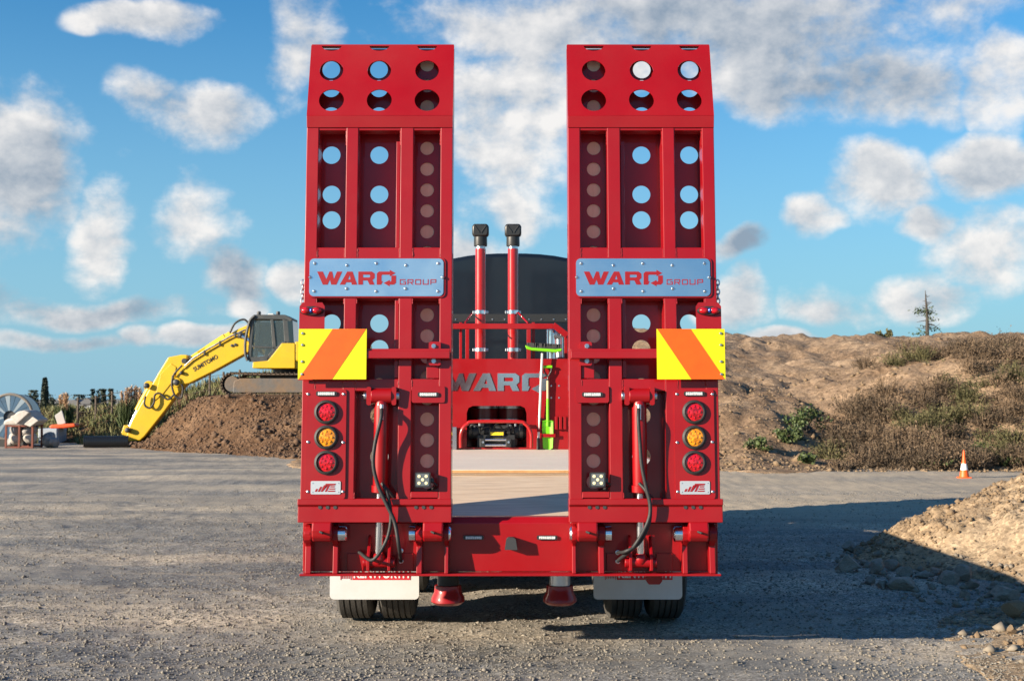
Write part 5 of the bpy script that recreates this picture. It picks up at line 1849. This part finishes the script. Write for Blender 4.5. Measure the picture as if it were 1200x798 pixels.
# ------------------------------------------------------------------ long grass, pampas and fence on the left bank
N = 30000
qx, qy = RNG.uniform(-24, -6.5, N), RNG.uniform(42, 57, N)
hb = bank_h(qx, qy)
pk = fbm(qx, qy, .5, 3, 95)
keep = (pk > -.35) & ((qy > 46) | (qx < -13.6)) & ((hb > .12) | (qy > 44))
keep &= ~((qx > -12.5) & (qy < 46.5))
qx, qy = qx[keep], qy[keep]
n = len(qx)
hgt = RNG.uniform(.12, .40, n) * (1 + .5 * fbm(qx, qy, .3, 2, 97))
o = blades('long_grass', np.stack([qx, qy, np.maximum(bank_surf(qx, qy), 0) - .02], -1), np.stack([RNG.normal(0, .12, n), RNG.normal(0, .12, n), hgt], -1), .022, GRASSM)
tag(o, 'long green and straw coloured grass on the left bank', 'grass')


def pampas(px, py, w, h, label):
    Y = 47.5
    x = (px - 600) / FPX * Y
    z = max(float(bank_surf(x, Y)), 0)
    root = thing('pampas_grass', label, 'pampas grass', (x, Y, z), 'pampas clumps on the left bank')
    top = at(px, py, Y).z - z
    W = w / FPX * Y / 2
    n = 900
    a = RNG.uniform(0, 6.28, n)
    b_ = np.stack([np.cos(a) * W * .3, np.sin(a) * W * .3, np.zeros(n)], -1)
    dd = np.stack([np.cos(a) * W * RNG.uniform(.2, 1.2, n), np.sin(a) * W * RNG.uniform(.2, 1.2, n), top * RNG.uniform(.3, .72, n)], -1)
    blades('leaves', b_, dd, .02, LEAFG, None, root)
    pl = MB()
    plume_b, plume_d = [], []
    k = max(4, int(w / 3))
    for i in range(k):
        xx = W * (-.8 + 1.6 * (i + .5) / k)
        tz = top * RNG.uniform(.86, 1.0)
        yy = RNG.uniform(-.3, .3)
        pl.tube([(xx * .3, yy * .3, 0), (xx * .8, yy * .8, tz * .55)], .012, 5)
        q = 110
        tt = RNG.random(q)
        pb_ = np.stack([xx * (.8 + .2 * tt), yy * (.8 + .2 * tt), tz * (.52 + .40 * tt)], -1)
        pd_ = np.stack([RNG.normal(.02, .06, q), RNG.normal(0, .06, q), RNG.uniform(.06, .16, q)], -1)
        plume_b.append(pb_)
        plume_d.append(pd_)
    pl.build('stalks', PAMPAS, root, off=(0, 0, 0))
    blades('plumes', np.concatenate(plume_b), np.concatenate(plume_d), .018, PAMPAS, None, root)


pampas(76, 457, 16, 30, 'pampas clump with tan plumes nearest the white bags')
pampas(150, 449, 18, 25, 'paler pampas clump left of the excavator stick')
pampas(162, 451, 12, 22, 'small greyish pampas clump touching the excavator stick')
posts = []
for i, px in enumerate((92, 113, 132, 160, 196, 246, 262, 281)):
    Y = 49.5
    x = (px - 600) / FPX * Y
    z = max(float(bank_surf(x, Y)), 0)
    posts.append((x, Y, z))
fence = thing('wire_fence', 'low wire fence on timber posts along the left grassy bank', 'fence', (posts[0][0], 49.5, posts[0][2]))
for x, Y, z in posts:
    MB().cyl((x, Y, z - .2), (x, Y, z + .95), .045, .045, 8).build('post', FENCEW, fence)
for hh_ in (.35, .6, .85):
    MB().tube([(x, Y - .05, z + hh_) for x, Y, z in posts], .009, 5).build('wire', FENCEW, fence)

# ------------------------------------------------------------------ yard clutter at far left
YJ = 41.0


def J(px, py, dy=0.0, Y=None):
    Y = Y or YJ
    p = at(px, py, Y)
    return Vector((p.x, Y + dy, p.z))


def fz(x, y):
    return float(ground_h(x, y))


a, b_ = J(7, 520), J(38, 520)
gzj = fz(a.x, YJ)
cage = thing('steel_cage', 'rusty red steel cage crate holding white bulk bags', 'cage', ((a.x + b_.x) / 2, YJ, gzj))
topz = J(0, 498).z
for x in (a.x, (a.x + b_.x) / 2, b_.x):
    for dy in (0, .8):
        MB().box(x - .03, x + .03, YJ + dy - .03, YJ + dy + .03, gzj, topz).build('post', RUST, cage, .004)
for z in (gzj + .03, topz - .03):
    for dy in (0, .8):
        MB().box(a.x + .031, b_.x - .031, YJ + dy - .022, YJ + dy + .022, z - .025, z + .025).build('rail', RUST, cage, .004)


def lump(seed, amp=.18):
    rnd = random.Random(seed)
    ds = [(Vector((rnd.gauss(0, 1), rnd.gauss(0, 1), rnd.gauss(0, 1))).normalized(), rnd.uniform(-1, 1)) for _ in range(14)]
    return lambda d: 1 + amp * sum(k * math.exp(-6 * (1 - d.dot(n_))) for n_, k in ds)


for i, (px, py, rx, rz, lab, m_) in enumerate(((14, 514, 7.5, 6.5, 'white sack at the bottom left inside the steel cage', BAG), (30, 514, 7, 6.5, 'white sack at the bottom right inside the steel cage', BAG),
                                               (15, 504, 7, 6, 'grey sack in the upper left of the steel cage', MESHGREY), (30, 504, 7, 6, 'grey sack in the upper right of the steel cage', MESHGREY))):
    c = J(px, py, .4)
    r_ = (rx / FPX * YJ, .3, rz / FPX * YJ)
    o = MB().ball(c, r_, 20, 14, lump(i, .3)).build('sack', m_, None, smooth=True)
    tag(o, lab, 'sack', 'sacks in the steel cage')
c = J(24, 491, .35)
o = MB().prism([(J(p, q).x, J(p, q).z) for p, q in ((3, 498), (5, 492), (14, 489), (20, 482), (32, 480), (38, 484), (41, 489), (48, 492), (38, 499), (24, 499))], YJ - .05, YJ + .85).build('tarpaulin', BAG, None, .12, True)
tag(o, 'heap of white sheeting piled on top of the steel cage', 'tarpaulin')
for (p0_, p1_, p2_, p3_), lab in (((( 14, 488), (31, 480.5), (37, 483), (22, 497)), 'long white folded sheet on the heap'), (((30, 497), (41, 488), (48, 492.5), (38, 500)), 'white sheet corner hanging right of the heap')):
    P = [J(*q) for q in (p0_, p1_, p2_, p3_)]
    mbk = MB().add([(p.x, YJ - .16 - .02 * i, p.z) for i, p in enumerate(P)] + [(p.x, YJ - .02, p.z) for p in P], [(0, 1, 2, 3), (7, 6, 5, 4), (0, 4, 5, 1), (1, 5, 6, 2), (2, 6, 7, 3), (3, 7, 4, 0)])
    tag(mbk.build('folded_sheet', BAG, None, .02), lab, 'sheet')
# cable drum standing on edge behind
Yd = 43.2
c = at(12, 490, Yd)
R_ = (490 - 463.5) / FPX * Yd
gd = fz(c.x, Yd)
c.z = gd + R_ + .22
drum = thing('cable_drum', 'large blue and white segmented cable drum behind the white bags', 'cable drum', (c.x, Yd, gd))
for k in range(24):
    a0, a1 = 2 * math.pi * k / 24, 2 * math.pi * (k + 1) / 24 - .02
    pl = [(c.x + r * math.cos(a), c.z + r * math.sin(a)) for r, a in ((R_ * .28, a0), (R_ * .95, a0), (R_ * .95, (a0 + a1) / 2), (R_ * .95, a1), (R_ * .28, a1))]
    MB().prism(pl, Yd - .05, Yd + .0).build('segment', DRUMBLUE if k % 3 else DRUMWHITE, drum)
MB().tube([(c.x + R_ * math.cos(2 * math.pi * i / 40), Yd - .03, c.z + R_ * math.sin(2 * math.pi * i / 40)) for i in range(40)], .05, 8, True).build('rim', mat('drum_rim', (.17, .15, .13), rough=.7), drum, smooth=True)
MB().cyl((c.x, Yd + .01, c.z), (c.x, Yd + .7, c.z), R_ * .5, R_ * .5, 28).build('barrel', DARKGREY, drum, smooth=True)
MB().cyl((c.x, Yd + .71, c.z), (c.x, Yd + .78, c.z), R_, R_, 36).build('flange', DRUMBLUE, drum, smooth=True)
MB().box(c.x - .5, c.x + .5, Yd - .1, Yd + .8, gd - .02, gd + .24).build('cradle', BLACK_STEEL, drum, .02)
# loose panels, orange barrier, crate, culvert pipe
YK = 45.2
P = [(58, 487), (66.5, 481), (71, 496), (62, 499)]
o = MB().prism([(J(*q, 0, YK).x, J(*q, 0, YK).z) for q in P], YK + .5, YK + .56).build('board', mat('white_board', (.42, .42, .41), rough=.6), None, .01)
tag(o, 'tilted white board propped behind the orange barrier', 'board')
bar_ = MB().prism([(J(*q, 0, YK).x, J(*q, 0, YK).z) for q in ((56, 499), (60, 497.5), (86, 496), (88, 500), (73, 502), (57, 502))], YK + .1, YK + .6).build('barrier', ORANGEP, None, .05)
tag(bar_, 'orange plastic barrier lying on the pale crate', 'barrier')
o = MB().box(J(54, 0, 0, YK).x, J(76, 0, 0, YK).x, YK - .1, YK + .9, fz(J(60, 0, 0, YK).x, YK) - .02, J(0, 502, 0, YK).z).build('crate', PALEBLUE, None, .03)
tag(o, 'pale blue boxy crate right of the steel cage', 'crate')
pa, pb = J(91, 512, .6), J(141, 511, .9)
rp = .19
gz1 = max(fz(pa.x, YJ), float(bank_surf(pa.x, YJ + .6)))
pipe = MB()
n = 26
for i in range(n):
    t0 = pa.lerp(pb, i / n); t1 = pa.lerp(pb, (i + .6) / n); t2 = pa.lerp(pb, (i + 1) / n)
    for q in (t0, t1, t2):
        q.z = gz1 + rp + .02
    pipe.cyl(t0, t1, rp, rp, 16); pipe.cyl(t1, t2, rp * .93, rp * .93, 16)
o = pipe.build('culvert_pipe', PIPEBLACK, None, 0, True)
tag(o, 'black ribbed culvert pipe lying left of the excavator bucket', 'pipe')
for i, (px, w, h) in enumerate(((45, 12, 18), (52, 10, 12), (2, 10, 16))):
    c = J(px, 522, .9)
    g = fz(c.x, c.y)
    W, H = w / FPX * YJ / 2, h / FPX * YJ
    o = MB().ball((c.x, c.y, g + H * .48), (W, .3, H * .52), 18, 12, lump(40 + i, .42)).build('scrap_heap', MESHGREY, None, smooth=True)
    tag(o, ('grey scrap heap touching the right side of the steel cage', 'small grey scrap heap beside the pale crate', 'grey scrap heap at the left edge beside the cage')[i], 'scrap')

# ------------------------------------------------------------------ far country on the left
def tree_far(px, top, Y, w, label, m, n=1500, name='tree', group=None, shape='round', leaf=.5):
    x = (px - 600) / FPX * Y
    z = float(ground_h(x, Y))
    root = thing(name, label, 'tree', (x, Y, z), group)
    H = at(px, top, Y).z - z
    W = w / FPX * Y / 2
    if shape == 'poplar':
        t_ = RNG.random(n) ** .8
        rr = W * np.sqrt(RNG.random(n)) * np.sin(np.pi * (.12 + .84 * t_)) ** .55
        a = RNG.uniform(0, 6.28, n)
        pts = np.stack([rr * np.cos(a), rr * np.sin(a), H * (.14 + .86 * t_)], -1)
    else:
        cl = RNG.normal(size=(10, 3)) * np.array([W * .5, W * .5, H * .15]) + np.array([0, 0, H * .66])
        pts = cl[RNG.integers(0, 10, n)] + RNG.normal(size=(n, 3)) * np.array([W * .3, W * .3, H * .13])
        pts[:, 2] = np.minimum(pts[:, 2], H)
    leaf_cloud('crown', pts, leaf, m, parent=root)
    MB().tube([(0, 0, -.3), (0, 0, H * .4), (0, 0, H * .8)], [W * .12 + .1, W * .08 + .08, .05], 7).build('trunk', BARK, root, off=(0, 0, 0))


tree_far(53, 443, 300, 9, 'tall dark poplar on the far left skyline', POPLAR, 3000, 'poplar_tree', shape='poplar', leaf=.35)
for i, (px, top, Y, w, lab) in enumerate(((41, 458, 320, 14, 'round dark tree just left of the poplar'), (30, 464, 300, 16, 'low dark tree behind the cable drum'), (64, 463, 310, 16, 'dark tree just right of the poplar'),
                                          (114, 457, 240, 6, 'small dark tree left of the paler pampas clump'), (122, 457, 245, 6, 'small dark tree second from the paler pampas clump'), (133, 457, 250, 8, 'broader dark tree beside the paler pampas clump'), (96, 463, 330, 18, 'far dark tree between the pampas clumps'))):
    tree_far(px, top, Y, w, lab, POPLAR, 1500, group='trees on the far left skyline', leaf=.32)
N = 90000
px = RNG.uniform(-700, 1900, N)
Yf = RNG.uniform(330, 620, N)
xf = (px - 600) / FPX * Yf
hz = 5.5 + 3.0 * fbm(xf, Yf, .02, 4, 101)
zf_ = ground_h(xf, Yf) + RNG.random(N) ** .7 * hz * .8
o = leaf_cloud('distant_woodland', np.stack([xf, Yf, zf_], -1), 1.0, DISTGREEN, 'stuff')
tag(o, 'dark distant woodland along the horizon', 'woodland')
N = 60000
px = RNG.uniform(-160, 170, N)
Yf = RNG.uniform(150, 235, N)
xf = (px - 600) / FPX * Yf
zf_ = ground_h(xf, Yf) + RNG.random(N) * (3.0 + 1.3 * fbm(xf, Yf, .06, 3, 105))
o = leaf_cloud('hedgerow', np.stack([xf, Yf, zf_], -1), .22, DISTGREEN, 'stuff')
tag(o, 'dark hedgerow mass below the far trees at left', 'hedgerow')
for i, (px, py) in enumerate(((93, 469), (108, 467))):
    Y = 260
    c = at(px, py, Y)
    g = float(ground_h(c.x, Y))
    w = 1.5 if i else 2.0
    c.z -= .9
    hs2 = thing('house', ('small pale far house beside the pampas plumes', 'far white house left of the small dark trees')[i], 'house', (c.x, Y, g))
    MB().box(c.x - w, c.x + w, Y - 3, Y + 3, g, c.z - .2).build('wall', mat('house_wall', (.30, .31, .32), rough=.7), hs2)
    MB().prism([(c.x - w - .3, c.z - .2), (c.x + w + .3, c.z - .2), (c.x, c.z + 1.1)], Y - 3.3, Y + 3.3).build('roof', mat('house_roof', (.12, .12, .125), rough=.7), hs2)
